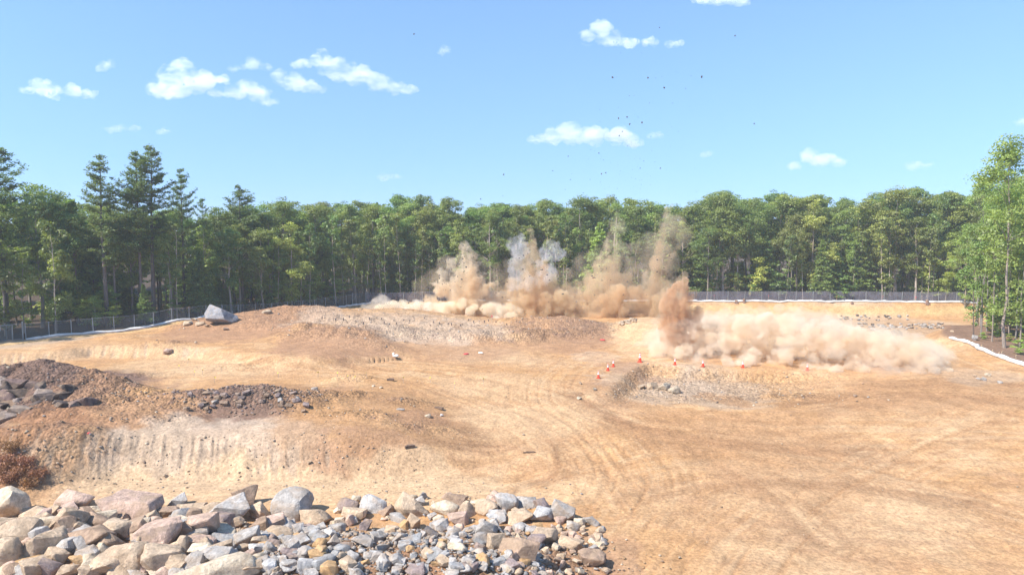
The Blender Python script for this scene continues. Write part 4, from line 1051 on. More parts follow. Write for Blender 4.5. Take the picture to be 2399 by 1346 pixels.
PILE = [  # x, y, width, height in the photograph, stone, shape
    (20, 1182, 78, 88, 'cream', 'round'), (177, 1174, 80, 52, 'pink', 'round'), (120, 1203, 38, 42, 'tan', 'ang'), (163, 1214, 74, 72, 'tan', 'ang'),
    (75, 1208, 52, 36, 'tan', 'ang'), (103, 1226, 62, 42, 'tan', 'ang'), (217, 1194, 46, 24, 'cream', 'ang'), (234, 1193, 22, 22, 'blue', 'ang'), (247, 1190, 24, 24, 'brown', 'ang'),
    (308, 1191, 122, 68, 'pink', 'ang'), (226, 1220, 68, 38, 'brown', 'round'), (8, 1232, 30, 30, 'purple', 'ang'), (45, 1246, 84, 58, 'tan', 'round'), (22, 1293, 60, 84, 'tan', 'round'),
    (105, 1280, 104, 78, 'tan', 'ang'), (200, 1271, 120, 68, 'brown', 'ang'), (275, 1246, 70, 58, 'tan', 'ang'), (373, 1255, 92, 74, 'pink', 'ang'), (310, 1296, 106, 70, 'tan', 'round'),
    (233, 1296, 50, 44, 'cream', 'ang'), (62, 1326, 64, 44, 'orange', 'ang'), (118, 1326, 66, 52, 'purple', 'ang'), (141, 1298, 42, 28, 'cream', 'ang'), (190, 1316, 52, 38, 'orange', 'ang'),
    (262, 1323, 84, 56, 'tan', 'ang'), (380, 1316, 84, 74, 'tan', 'ang'), (510, 1330, 178, 64, 'cream', 'round'), (330, 1238, 36, 52, 'cream', 'ang'), (205, 1336, 44, 34, 'cream', 'ang'), (318, 1344, 50, 28, 'grey', 'round'),
    (418, 1175, 44, 38, 'grey', 'ang'), (446, 1191, 60, 32, 'tan', 'flat'), (418, 1209, 48, 40, 'blue', 'ang'), (538, 1193, 100, 66, 'grey', 'ang'), (573, 1165, 48, 56, 'brown', 'ang'), (682, 1181, 86, 80, 'grey', 'round'),
    (470, 1231, 64, 66, 'pink', 'ang'), (523, 1223, 48, 46, 'purple', 'ang'), (506, 1243, 44, 30, 'tan', 'round'), (470, 1270, 58, 32, 'pink', 'ang'), (527, 1267, 66, 38, 'blue', 'flat'), (575, 1264, 58, 54, 'grey', 'ang'),
    (612, 1196, 46, 44, 'tan', 'ang'), (640, 1224, 68, 40, 'pink', 'ang'), (740, 1209, 64, 44, 'tan', 'ang'), (678, 1231, 50, 40, 'grey', 'ang'), (655, 1252, 58, 36, 'tan', 'round'), (625, 1283, 44, 26, 'orange', 'ang'), (749, 1264, 36, 30, 'blue', 'round'),
    (815, 1181, 56, 36, 'purple', 'ang'), (873, 1180, 64, 54, 'white', 'ang'), (830, 1201, 58, 36, 'tan', 'ang'), (966, 1181, 84, 60, 'tan', 'ang'), (907, 1195, 42, 26, 'brown', 'ang'), (1066, 1170, 54, 32, 'brown', 'flat'), (1043, 1187, 68, 40, 'cream', 'round'),
    (1098, 1196, 48, 52, 'tan', 'ang'), (1140, 1188, 56, 46, 'tan', 'round'), (1187, 1176, 52, 52, 'white', 'ang'), (1228, 1175, 60, 32, 'grey', 'ang'), (1267, 1183, 42, 44, 'purple', 'ang'), (1318, 1199, 58, 58, 'grey', 'ang'), (1272, 1204, 56, 44, 'white', 'ang'),
    (1218, 1211, 60, 44, 'tan', 'ang'), (1136, 1235, 60, 62, 'grey', 'ang'), (1162, 1212, 46, 36, 'white', 'ang'), (1075, 1215, 54, 40, 'pink', 'ang'), (1215, 1288, 88, 60, 'brown', 'flat'), (1160, 1265, 50, 50, 'tan', 'ang'), (1275, 1257, 68, 48, 'tan', 'ang'),
    (1338, 1273, 60, 40, 'tan', 'flat'), (1131, 1310, 34, 40, 'orange', 'ang'), (1387, 1306, 62, 48, 'brown', 'ang'), (1358, 1224, 28, 30, 'cream', 'ang'), (1386, 1221, 38, 26, 'grey', 'ang'), (1412, 1237, 15, 15, 'blue', 'round'), (857, 1231, 30, 36, 'purple', 'ang'),
    (968, 1224, 32, 48, 'tan', 'ang'), (920, 1239, 36, 28, 'tan', 'ang'), (936, 1214, 48, 24, 'grey', 'flat'), (815, 1218, 32, 36, 'pink', 'ang'), (1010, 1249, 42, 28, 'dark', 'ang'), (1072, 1239, 40, 32, 'pink', 'ang'), (1072, 1281, 50, 26, 'cream', 'flat'), (965, 1263, 46, 30, 'blue', 'ang'),
    (850, 1269, 50, 32, 'grey', 'ang'), (932, 1311, 52, 30, 'grey', 'ang'), (975, 1336, 46, 32, 'purple', 'ang'), (1400, 1262, 40, 26, 'tan', 'ang'), (1345, 1232, 34, 30, 'grey', 'ang'), (790, 1238, 38, 30, 'grey', 'ang'), (1245, 1245, 30, 26, 'blue', 'ang'), (700, 1262, 36, 26, 'grey', 'ang'),
    (1020, 1300, 40, 28, 'blue', 'ang'), (880, 1300, 44, 26, 'blue', 'flat'), (800, 1290, 42, 30, 'blue', 'ang'), (760, 1320, 48, 30, 'blue', 'ang'), (720, 1300, 44, 26, 'grey', 'ang'), (1190, 1332, 40, 26, 'grey', 'ang'), (1095, 1306, 38, 30, 'grey', 'ang'), (830, 1330, 40, 26, 'grey', 'ang'),
    (440, 1242, 40, 44, 'brown', 'ang'), (395, 1200, 40, 30, 'brown', 'ang'), (350, 1210, 36, 30, 'tan', 'ang'), (280, 1215, 40, 28, 'brown', 'ang'), (60, 1200, 34, 28, 'tan', 'ang'), (145, 1255, 40, 34, 'purple', 'ang'), (410, 1285, 44, 34, 'tan', 'ang'), (345, 1280, 40, 36, 'purple', 'ang'), (160, 1340, 44, 30, 'tan', 'ang'), (25, 1345, 54, 32, 'tan', 'round'),
]
ORD = ['leftmost', 'second', 'third', 'fourth', 'fifth', 'sixth', 'seventh', 'eighth', 'ninth', 'tenth', 'eleventh', 'twelfth', 'thirteenth', 'fourteenth', 'fifteenth', 'sixteenth', 'seventeenth', 'eighteenth', 'nineteenth', 'twentieth']
ROWS = [(0, 1186, 'back row'), (1186, 1212, 'second row'), (1212, 1240, 'third row'), (1240, 1270, 'fourth row'), (1270, 1305, 'fifth row'), (1305, 1400, 'front row')]
pile_xyz = []
for (y0, y1, row) in ROWS:
    cnt = {}
    for r in sorted([q for q in PILE if y0 <= q[1] < y1]):
        px, py, w, h, c, shape = r
        big = 'large ' if max(w, h) > 75 else ('small ' if max(w, h) < 36 else '')
        kind = {'big': 'broad', 'ang': 'angular', 'round': 'rounded', 'flat': 'flat'}[shape]; noun = 'boulder' if max(w, h) > 55 else 'rock'
        base = f'{big}{WORD[c]} {kind} {noun}'; n = cnt[base] = cnt.get(base, 0) + 1
        o = rock_px(noun, px, py, w, h, c, shape, .28, rng.uniform(-.35, .35), None, .04, 1.2 if px < 800 else 1.08)
        if n == 1: lab = f'leftmost {base} in the {row} of the rock pile'
        else: lab = f'{ORD[n - 1]} {base} from the left in the {row} of the rock pile'
        tag(o, lab, noun, 'rocks of the pile along the near road')
        pile_xyz.append((o.location.x, o.location.y, max(w, h) * o.location.y / FPX * .5))
# smaller stones that fill the pile, each one lying on it
ZONES = [((600, 1225, 1260, 1346), ['blue', 'grey', 'blue', 'grey', 'white', 'grey', 'purple', 'tan', 'orange'], (16, 40), 170, 'in the grey rubble mid-pile', 'small stones of the grey rubble'),
         ((0, 1195, 620, 1346), ['tan', 'cream', 'brown', 'pink', 'grey', 'tan'], (28, 58), 110, 'wedged between pile boulders', 'small stones between the boulders'),
         ((1180, 1235, 1425, 1346), ['tan', 'brown', 'grey', 'cream', 'pink'], (9, 24), 70, 'on the pile apron', 'small stones at the end of the pile'),
         ((780, 1160, 1400, 1225), ['tan', 'grey', 'white', 'cream', 'pink'], (13, 26), 40, 'in the pile back edge', 'small stones along the back of the pile')]
NEAR = [(110, 'by the big cream boulder'), (250, 'below the rounded pink boulder'), (400, 'round the widest pink boulder'), (620, 'above the huge cream slab'), (760, 'beside the huge cream slab'), (900, 'under the first whitish block'), (1040, 'under the big tan block'), (1180, 'under the tall grey block'), (1300, 'round the large brown slab'), (9999, 'at its tip')]
for (x0, y0, x1, y1), cs, (a, b), n, where, grp in ZONES:
    for i in range(n):
        px, py = rng.uniform(x0, x1), rng.uniform(y0, y1); w = rng.uniform(a, b); c = rng.choice(cs)
        if px > 1250 and py < 1150 + (px - 1250) * .55: continue
        shape = rng.choices(['ang', 'flat', 'round'], [6, 2, 1])[0]
        noun = 'rock' if b > 50 else 'stone'
        o = rock_px(noun, px, py, w, w * rng.uniform(.55, .95), c, shape, .35, rng.uniform(-1, 1), None, .0, 1.15)
        near = next(t for x, t in NEAR if px < x)
        tag(o, f'small {WORD[c]} {noun} {where}, {near}', noun, f'{grp}, {WORD[c]}, {near}')

# single rocks elsewhere on the site
SINGLE = [
    (516, 729, 78, 52, 'grey', 'big', 'huge smooth grey boulder standing behind the reddish hill', 'boulder', .5),
    (625, 729, 22, 12, 'cream', 'round', 'pale rounded boulder on the crest of the reddish hill', 'boulder', .4),
    (440, 756, 26, 14, 'cream', 'ang', 'pale block at the left foot of the reddish hill', 'boulder', .4),
    (470, 757, 24, 12, 'tan', 'ang', 'tan slab lying beside the pale block on the hill flank', 'boulder', .4),
    (455, 747, 14, 8, 'cream', 'ang', 'small pale rock above the pale block on the hill flank', 'rock', .4),
    (485, 762, 12, 8, 'tan', 'ang', 'small tan rock below the hill slab', 'rock', .4),
    (530, 770, 12, 8, 'brown', 'ang', 'brown rock halfway down the reddish hill', 'rock', .4),
    (394, 822, 19, 14, 'pink', 'ang', 'lone pinkish boulder on the second terrace', 'boulder', .4),
    (737, 910, 16, 10, 'grey', 'ang', 'grey rock beside the small dirt cone past the dark heap', 'rock', .4),
    (652, 915, 16, 9, 'tan', 'ang', 'tan rock just behind the dark rubble heap', 'rock', .4),
    (1003, 972, 17, 12, 'cream', 'round', 'larger pale stone of two on the middle slope', 'rock', .4),
    (1035, 971, 9, 8, 'white', 'round', 'small whitish stone beside the larger pale one on the slope', 'rock', .4),
    (938, 959, 22, 6, 'grey', 'flat', 'flat grey slab on the middle slope', 'rock', .4),
    (875, 903, 8, 6, 'cream', 'ang', 'small pale stone left of the dark timber', 'stone', .4),
    (893, 907, 10, 6, 'cream', 'ang', 'small pale stone below the dark timber', 'stone', .4),
    (1359, 896, 9, 9, 'tan', 'ang', 'tan stone below the three small cones', 'stone', .4),
    (1393, 911, 11, 7, 'cream', 'ang', 'pale stone at the rim of the pit', 'stone', .4),
    (1357, 932, 13, 9, 'cream', 'ang', 'pale stone lying apart left of the pit', 'stone', .4),
    (1503, 905, 19, 14, 'tan', 'ang', 'small tan boulder, first of four in the pit', 'boulder', .4),
    (1527, 901, 30, 22, 'tan', 'ang', 'tan boulder, second of four in the pit', 'boulder', .4),
    (1560, 903, 30, 24, 'cream', 'ang', 'tall pale boulder, third of four in the pit', 'boulder', .4),
    (1578, 910, 32, 22, 'cream', 'round', 'rounded pale boulder, last of four in the pit', 'boulder', .4),
    (1539, 912, 10, 6, 'tan', 'ang', 'small stone in front of the four pit boulders', 'stone', .4),
    (2003, 927, 10, 7, 'brown', 'ang', 'lone brown stone on the smooth dirt beyond the pit', 'stone', .4),
    (1679, 941, 8, 7, 'dark', 'ang', 'small dark stone at the front rim of the pit', 'stone', .4),
    (2101, 776, 22, 22, 'grey', 'ang', 'upright grey block at the edge of the dust bank', 'boulder', .45),
    (2048, 771, 16, 9, 'grey', 'ang', 'grey block half hidden by the dust bank', 'boulder', .4),
    (2068, 763, 16, 9, 'grey', 'ang', 'grey block in the far rubble row', 'boulder', .4),
    (2090, 765, 12, 7, 'grey', 'ang', 'smaller grey block in the far rubble row', 'rock', .4),
    (2292, 886, 9, 8, 'white', 'ang', 'whitish stone, first of the group near the knoll road', 'stone', .4),
    (2305, 886, 12, 12, 'grey', 'ang', 'grey stone in the middle of the group near the knoll road', 'stone', .4),
    (2314, 876, 14, 8, 'cream', 'flat', 'flat pale stone behind the group near the knoll road', 'stone', .4),
    (2343, 894, 12, 8, 'grey', 'ang', 'grey stone, last of the group near the knoll road', 'stone', .4),
    (2284, 880, 8, 5, 'tan', 'ang', 'small tan stone left of the group near the knoll road', 'stone', .4),
    (2358, 754, 10, 10, 'white', 'ang', 'whitish rock seen between the knoll trunks', 'rock', .4),
    (2285, 790, 12, 18, 'white', 'ang', 'whitish rock leaning at the bend of the knoll sock', 'rock', .4),
    (2230, 775, 8, 6, 'tan', 'ang', 'small tan rock on the slope left of the knoll', 'stone', .4),
    (1226, 1018, 7, 5, 'cream', 'ang', 'tiny pale stone on the track crossing', 'stone', .4),
    (725, 1085, 10, 9, 'tan', 'ang', 'tan stone on the pale slope below the bank', 'stone', .4),
    (388, 1115, 12, 8, 'tan', 'ang', 'tan stone at the foot of the toothed bank', 'stone', .4),
    (259, 985, 5, 7, 'white', 'ang', 'tiny white stone on the earth shoulder', 'stone', .4),
    (92, 1126, 18, 22, 'grey', 'ang', 'grey stone stuck in the rusty shoulder', 'rock', .3),
    (60, 1122, 22, 14, 'orange', 'ang', 'orange stone in the rusty brush', 'rock', .3),
]
for (px, py, w, h, c, shape, lab, cat, lift) in SINGLE:
    o = rock_px(cat if cat != 'rock' else 'rock', px, py, w, h, c, shape, lift, rng.uniform(-.4, .4), None, .1)
    if w > 70: o.color = (.27, .265, .275, 1)
    tag(o, lab, cat)
# blocks on the crest of the ramp and in the far rubble rows
for i in range(16):
    px = 1452 + i * 2.6 + rng.uniform(-3, 3); py = 760 - (px - 1440) * .32 + rng.uniform(-3, 8)
    tag(rock_px('rock', px, py, rng.uniform(7, 14), rng.uniform(5, 9), rng.choice(['tan', 'cream', 'tan']), 'ang', .4), 'tan block in the row of blocks edging the ramp crest', 'rock', 'blocks edging the ramp crest')
for i in range(70):
    px = rng.uniform(2010, 2210); py = 764 + rng.uniform(-6, 6) - abs(px - 2110) * .02
    tag(rock_px('rock', px, py, rng.uniform(4, 10), rng.uniform(3, 6), rng.choice(['grey', 'white', 'grey', 'dark']), 'ang', .4), 'grey broken rock in the far rubble row below the cut bank', 'rock', 'rocks of the far rubble row')
for i in range(40):
    px = rng.uniform(1965, 2130); py = rng.uniform(738, 750)
    tag(rock_px('rock', px, py, rng.uniform(4, 8), rng.uniform(3, 5), rng.choice(['grey', 'white', 'dark']), 'ang', .4), 'grey broken rock on the upper rubble slope below the cut bank', 'rock', 'rocks of the upper rubble slope')
# the craggy outcrop
oc = empty('rock_outcrop', drop(80, 960))
for i in range(7):
    for j in range(4):
        px = -25 + i * 34 + rng.uniform(-10, 10) + j * 6; py = 886 + j * 27 + rng.uniform(-8, 8) + i * (4 if j < 2 else -4)
        if py > 990 - px * .22 or (i > 5 and j != 1): continue
        o = rock_px('slab', px, py, rng.uniform(46, 78), rng.uniform(40, 66), rng.choice(['dark', 'purple', 'brown', 'dark', 'dark', 'grey']), 'ang', .05, rng.uniform(-.5, .5), None, .4)
        o.color = (o.color[0] * .72, o.color[1] * .62, o.color[2] * .58, 1)
        o.parent = oc; o.location = o.location - oc.location
tag(oc, 'dark craggy rock outcrop rising at the left edge', 'rock outcrop')
for i in range(34):
    px, py = rng.uniform(425, 720), rng.uniform(918, 965)
    tag(rock_px('rock', px, py, rng.uniform(10, 24), rng.uniform(8, 15), rng.choice(['purple', 'purple', 'brown', 'grey', 'brown']), 'ang', .3), 'dark broken rock on the dark rubble heap', 'rock', 'rocks of the dark rubble heap')

# gravel and broken stone nobody could count
def chip_np(seed):
    """a small sharp stone: ten corners, twenty faces of a twisted, squashed icosahedron"""
    rs = np.random.RandomState(seed); bm = bmesh.new(); bmesh.ops.create_icosphere(bm, subdivisions=1, radius=.5)
    v = np.array([x.co[:] for x in bm.verts]); f = np.array([[a.index for a in p.verts] for p in bm.faces]); bm.free()
    v = v * rs.uniform(.62, 1.25, (len(v), 1)); n = unit(rs.normal(size=(4, 3)))
    for q in n:
        k = np.maximum(0, v @ q - .3); v = v - k[:, None] * q
    return v * np.array([1, rs.uniform(.65, .95), rs.uniform(.5, .8)]), f
def rubble(name, boxes, label):
    V = []; Fc = []; T = []; n0 = 0
    base = [chip_np(400 + k) for k in range(6)]
    tri = base[0][1]
    rs = np.random.RandomState(abs(hash(name)) % 1000 + 5 if False else len(name))
    for (x0, x1, y0, y1, n, smin, smax, cs, mask) in boxes:
        x = rs.uniform(x0, x1, n); y = rs.uniform(y0, y1, n); t = terrain(x, y)
        if mask is not None:
            k = rs.rand(n) < mask(x, y, t); x, y = x[k], y[k]; zz = t['z'][k]
        else: zz = t['z']
        s = smin + (smax - smin) * rs.rand(len(x)) ** 3
        cc = np.array([STONE[c] for c in cs])[rs.randint(0, len(cs), len(x))] * rs.uniform(.75, 1.2, (len(x), 1))
        an = rs.rand(len(x)) * 6.283; ca, sa = np.cos(an), np.sin(an); bi = rs.randint(0, 6, len(x))
        B = np.stack([b[0] for b in base])[bi] * s[:, None, None] * rs.uniform(.7, 1.3, (len(x), 1, 3))
        Q = np.stack([B[..., 0] * ca[:, None] - B[..., 1] * sa[:, None] + x[:, None], B[..., 0] * sa[:, None] + B[..., 1] * ca[:, None] + y[:, None], B[..., 2] + (zz + s * .12)[:, None]], -1)
        m = Q.shape[1]
        V.append(Q.reshape(-1, 3)); Fc.append((tri[None] + (np.arange(len(x)) * m)[:, None, None]).reshape(-1, 3) + n0); T.append(np.repeat(cc, m, 0)); n0 += len(x) * m
    me = mesh_np(name, np.concatenate(V), np.concatenate(Fc), M['rubble'])
    a = me.attributes.new('tone', 'FLOAT_COLOR', 'POINT'); tt = np.concatenate(T)
    a.data.foreach_set('color', np.concatenate([tt, np.ones((len(tt), 1))], 1).astype(np.float32).ravel())
    tag(link(name, me), label, None, None, 'stuff')
rough_mask = lambda x, y, t: np.clip(t['rough'] * 1.1 - .05, 0, 1)
heap_mask = lambda x, y, t: ss(t['heap'] / .25)
pit_mask = lambda x, y, t: np.clip(t['pit'] * .9 + t['pitbank'], 0, 1)
cut_mask = lambda x, y, t: (t['outside'] < .05) * .6
rubble('pile_rubble', [(-28, 7, 24.5, 35.5, 8000, .06, .36, ['tan', 'grey', 'blue', 'brown', 'cream', 'pink', 'brown'], heap_mask), (-12.5, 1.5, 25.5, 33, 3200, .12, .42, ['grey', 'blue', 'grey', 'white', 'blue', 'tan'], heap_mask), (-32, -6, 39.5, 45.5, 900, .05, .24, ['tan', 'brown', 'grey', 'cream'], lambda x, y, t: ss(t['bank'] * 2)), (2.5, 9, 25, 33, 600, .05, .22, ['tan', 'brown', 'orange', 'cream'], lambda x, y, t: np.exp(-((x - 4) / 2.2) ** 2))], 'small broken stone filling the rock pile')
rubble('site_gravel', [(-45, -8, 39, 58, 2600, .05, .30, ['tan', 'grey', 'brown', 'cream', 'purple'], rough_mask), (-14, -2, 36, 50, 350, .04, .16, ['tan', 'cream', 'brown'], None), (-26, -13, 48, 55, 1500, .08, .34, ['purple', 'purple', 'brown', 'brown'], lambda x, y, t: np.clip(1.6 - ((x + 20) / 5.5) ** 2 - ((y - 51) / 2.6) ** 2, 0, 1)),
     (6, 34, 54, 72, 2000, .06, .28, ['tan', 'cream', 'grey', 'brown'], pit_mask), (-45, 16, 72, 104, 2600, .08, .36, ['tan', 'brown', 'grey', 'cream', 'white'], rough_mask), (-32, 4, 36, 41, 500, .04, .2, ['tan', 'cream', 'grey'], None),
     (30, 62, 92, 122, 420, .1, .45, ['grey', 'white', 'tan'], cut_mask), (-60, 60, 28, 124, 1100, .05, .17, ['tan', 'cream', 'brown'], lambda x, y, t: (t['outside'] < .05) * .8), (-4, 34, 27, 60, 2600, .03, .11, ['tan', 'orange', 'brown', 'tan'], lambda x, y, t: ss(.5 + fbm2(x * .25, y * .25, 3, 301) * 1.6)), (-20, 6, 44, 74, 2200, .04, .13, ['tan', 'brown', 'brown', 'cream'], lambda x, y, t: ss(.4 + fbm2(x * .3, y * .3, 3, 302) * 1.8))], 'loose gravel and stones strewn over the banks and pit')

# ------------------------------------------------------------------ cones, stakes, markers, litter
def cone_parts():
    base = MB().box((0, 0, .02), (.38, .38, .04)).mesh('base', M['cone_base'])
    body = MB().lathe([(.155, .04), (.150, .06), (.028, .70), (.026, .72), (.016, .722)], 18).mesh('body', M['cone_orange'], True)
    c1 = MB().lathe([(.0985, .345), (.0990, .35), (.0735, .485), (.0730, .49)], 18).mesh('collar', M['cone_white'], True)
    c2 = MB().lathe([(.0600, .555), (.0605, .56), (.0470, .63), (.0465, .635)], 18).mesh('collar', M['cone_white'], True)
    return base, body, c1, c2
CP = cone_parts()
CONES = [(1402, 886, 1.15, 'orange cone with white collars, nearest of the three small ones left of the pit'), (1424, 868, 1.15, 'orange cone with white collars, middle of the three left of the pit'), (1437, 859, 1.15, 'orange cone with white collars, farthest of the three left of the pit'),
         (1499, 848, 1.6, 'tallest orange cone, at the corner of the pit rim'), (1581, 854, 1.2, 'orange cone on the pit rim, just right of the tallest one'), (1647, 858, 1.15, 'orange cone on the pit rim before the thick dust, third along'),
         (1740, 861, 1.15, 'orange cone half veiled by dust, fourth along the pit rim'), (1891, 867, 1.15, 'orange cone deepest in the dust, last along the pit rim')]
for px, py, s, lab in CONES:
    p = drop(px, py)
    r = empty('traffic_cone', p, (rng.uniform(-.03, .03), rng.uniform(-.03, .03), rng.uniform(0, 6)), (s * .75, s * .75, s * .86))
    for nm, me in zip(('base', 'body', 'collar', 'collar'), CP): link(nm, me, r)
    tag(r, lab, 'cone', 'orange cones round the pit')
def stake(px, py, h, lab, cloth, grp=None, wid=.05):
    p = drop(px, py); r = empty('survey_stake', p)
    link('lath', MB().box((0, 0, h / 2 - .1), (wid, .02, h + .2)).mesh('lath', M['lath']), r)
    link('flagging', MB().box((.03, 0, h * .88), (.14, .06, h * .24), (.2, .1, .3)).box((.06, .02, h * .7), (.05, .02, h * .2), (0, .3, .2)).mesh('flagging', cloth), r)
    tag(r, lab, 'stake', grp)
stake(1152, 756, 1.0, 'wooden stake with pink flagging on the pale rock shelf', M['flag_pink'], wid=.08)
for px, py in [(1673, 704), (1800, 704), (2145, 708), (2068, 706), (1960, 706)]:
    stake(px, py, 1.1, 'stake with pink flagging in front of the far fence', M['flag_pink'], 'flagged stakes at the far fence', .07)
for px, py in [(2300, 820), (2340, 838), (2347, 836), (2325, 832), (2380, 845)]:
    stake(px, py, .6, 'bare lath stake pinning the knoll sock', M['lath'], 'stakes along the knoll sock')
# little pin flags across the middle slope
for px, py in [(420, 868), (440, 853), (475, 878), (503, 897), (455, 882), (520, 872), (652, 886), (745, 884), (790, 887), (818, 893), (835, 895), (860, 887), (945, 897), (1008, 898), (1065, 911), (1133, 900)]:
    p = drop(px, py); r = empty('pin_flag', p, (rng.uniform(-.15, .15), rng.uniform(-.15, .15), rng.uniform(0, 6)))
    link('wire', MB().tube([(0, 0, -.05), (0, 0, .55)], .012, 5).mesh('wire', M['steel']), r)
    link('flag', MB().box((.06, 0, .49), (.13, .012, .10), (0, .1, 0)).mesh('flag', M['flag_yellow']), r)
    tag(r, 'tiny yellow pin flag on the middle slope', 'flag', 'yellow pin flags on the slope')
# short dark tubes marking drill holes on the rock shelf
tube_me = MB().lathe([(.09, -.15), (.09, .42), (.12, .43), (.12, .5), (.07, .5)], 10).mesh('drill_tube', M['marker'], True)
for i in range(26):
    px = 748 + i * 17.5 + rng.uniform(-7, 7); py = 749 + rng.uniform(-3, 16) - (4 if px < 850 else 0)
    p = drop(px, py)
    tag(link('drill_tube', tube_me, None, p, (rng.uniform(-.15, .15), rng.uniform(-.15, .15), 0), (.6, .6, rng.uniform(.35, .65))), 'short dark tube standing in a drill hole on the pale rock shelf', 'tube', 'drill hole tubes on the rock shelf')
def bag(px, py, w, h, mat, lab, seed, name):
    v, f = rock_np(seed, 3, 5, .12, (1, .7, .55), (.6, .95)); p = drop(px, py); s = p.y / FPX
    o = link(name, mesh_np(name, v, f, mat, True), None, (p.x, p.y, p.z + h * s * .35), (0, 0, rng.uniform(0, 3)), (w * s, w * s, h * s * 1.6))
    tag(o, lab, name.split('_')[-1])
bag(927, 838, 15, 10, M['white_bag'], 'crumpled white bag at the end of the low brown mound', 501, 'plastic_bag')
bag(922, 832, 6, 8, M['white_bag'], 'small white scrap standing beside the crumpled white bag', 502, 'plastic_bag')
bag(1092, 830, 14, 4, M['red_bag'], 'bright red bag on the track edge below the pale shelf', 503, 'plastic_bag')
bag(1126, 828, 14, 5, M['white_bag'], 'flat white bag right of the red bag', 504, 'plastic_bag')
bag(1412, 797, 14, 3.5, M['red_bag'], 'red bag on the foot of the reddish mound by the ramp', 505, 'plastic_bag')
bag(209, 1022, 8, 6, M['red_bag'], 'small red rag on the rim of the toothed bank', 506, 'plastic_bag')
def timber(px, py, w, lab, an, th=.16):
    p = drop(px, py); L = w * p.y / FPX
    me = MB().box((0, 0, 0), (L, th, th)).box((L * .1, th * .9, .02), (L * .7, th * .6, th * .7), (0, .06, .12)).mesh('timber', M['old_timber'])
    tag(link('timber', me, None, (p.x, p.y, p.z + th * .5), (0, 0, an)), lab, 'timber')
timber(915, 892, 17, 'dark short timber lying on the middle slope', .1, .2)
timber(1028, 958, 22, 'dark broken timber above the two pale stones', -.4)
timber(960, 1048, 24, 'dark twisted wood on the edge of the brown slope', .5)
timber(1240, 1062, 30, 'thin dark stick lying on the track', .1, .07)
timber(2382, 848, 22, 'pale stick leaning on the bank of the knoll', 1.0, .08)
# stumps on the far cut bank
def stump(px, py, w, h, lab):
    p = drop(px, py); s = p.y / FPX; R = w * s * .3; Hh = h * s * .75
    r = empty('tree_stump', p); sides = 14; rs = np.random.RandomState(int(px)); mb = MB(); mb.lathe([(R * 1.5, -.2), (R * 1.15, .12), (R, Hh * .5), (R * .95, Hh)], sides)
    for k in range(5):
        an = k * 1.256 + rs.rand() * .5; mb.tube([(0, 0, .15), (math.cos(an) * R * 1.6, math.sin(an) * R * 1.6, .05), (math.cos(an) * R * 2.0, math.sin(an) * R * 2.0, -.2)], [R * .4, R * .28, R * .12], 6)
    link('bole', mb.mesh('bole', M['bark_pine'], True), r).color = (1.5, 1.2, 1, 1)
    link('cut_face', MB().lathe([(R * .93, Hh + .002), (R * .9, Hh + .03)], sides).mesh('cut_face', M['wood_cut']), r)
    tag(r, lab, 'stump')
stump(1743, 708, 9, 10, 'brown tree stump on the far cut bank, taller of two')
stump(1725, 709, 11, 6, 'low brown stump just left of the taller one on the cut bank')
stump(1996, 711, 8, 6, 'small stump beside the far sock below the pink-trunked tree')
stump(2172, 712, 12, 11, 'wide weathered stump at the far sock near the knoll')

# ------------------------------------------------------------------ dust thrown up by the blast
_b = bmesh.new(); bmesh.ops.create_icosphere(_b, subdivisions=2, radius=1.0); _b.verts.index_update()
ICO = (np.array([v.co[:] for v in _b.verts]), np.array([[v.index for v in f.verts] for f in _b.faces])); _b.free()
def puffs(name, blobs, mat, voxel, disp, label, loc=None, kind='stuff', cat=None, group=None):
    """blobs: x, y, z, r -> one closed lumpy body of dust"""
    B = np.array(blobs); c = B[:, :3].mean(0)
    V = (ICO[0][None] * B[:, 3][:, None, None] + (B[:, :3] - c)[:, None, :]).reshape(-1, 3)
    Fc = (ICO[1][None] + (np.arange(len(B)) * len(ICO[0]))[:, None, None]).reshape(-1, 3)
    me = mesh_np(name, V, Fc, mat)
    o = link(name, me, None, c)
    m = o.modifiers.new('merge', 'REMESH'); m.mode = 'VOXEL'; m.voxel_size = voxel
    for sz, st in disp:
        t = bpy.data.textures.new(name, 'CLOUDS'); t.noise_scale = sz; t.noise_depth = 3
        d = o.modifiers.new('billow', 'DISPLACE'); d.texture = t; d.strength = st; d.mid_level = .5
    return tag(o, label, cat, group, kind)
dr = random.Random(5)
def region_blobs(n, xs, top, bottom, Y0, depth, rmin, rmax, rng_=dr, power=1.0):
    """fills the outline (top and bottom pixel lines over x) between distance Y0(px) and Y0 + depth"""
    out = []
    for _ in range(n):
        px = rng_.uniform(xs[0], xs[-1]); t = float(np.interp(px, xs, top)); b = float(np.interp(px, xs, bottom)); y0 = float(np.interp(px, xs, Y0)) if hasattr(Y0, '__len__') else Y0
        q = rng_.random() ** power; py = b + (t - b) * q
        Y = y0 + depth * rng_.random() * (1 - .5 * q) + depth * .3 * q
        r = rng_.uniform(rmin, rmax); p = PD(px, py, Y)
        rp = r / Y * FPX
        if (b - t) > 2.2 * rp: py = min(max(py, t + rp * .9), b - rp * .2); p = PD(px, py, Y)
        out.append((p.x, p.y, p.z, r))
    return out
M['dust_bank'] = dust_mat('tan_dust', (.935, .85, .72), (.905, .775, .60), 1.7, .55, .36, .64, (.7, 1, 1.4), 8.0, colscale=.4)
M['dust_brown'] = dust_mat('brown_dust', (.79, .58, .385), (.72, .485, .295), 2.6, .8, .36, .62, (1, 1, .8), 7.0)
M['dust_cream'] = dust_mat('cream_dust', (.965, .915, .815), (.94, .85, .68), 1.3, .45, .34, .60, (1, 1, 1), 7.0)
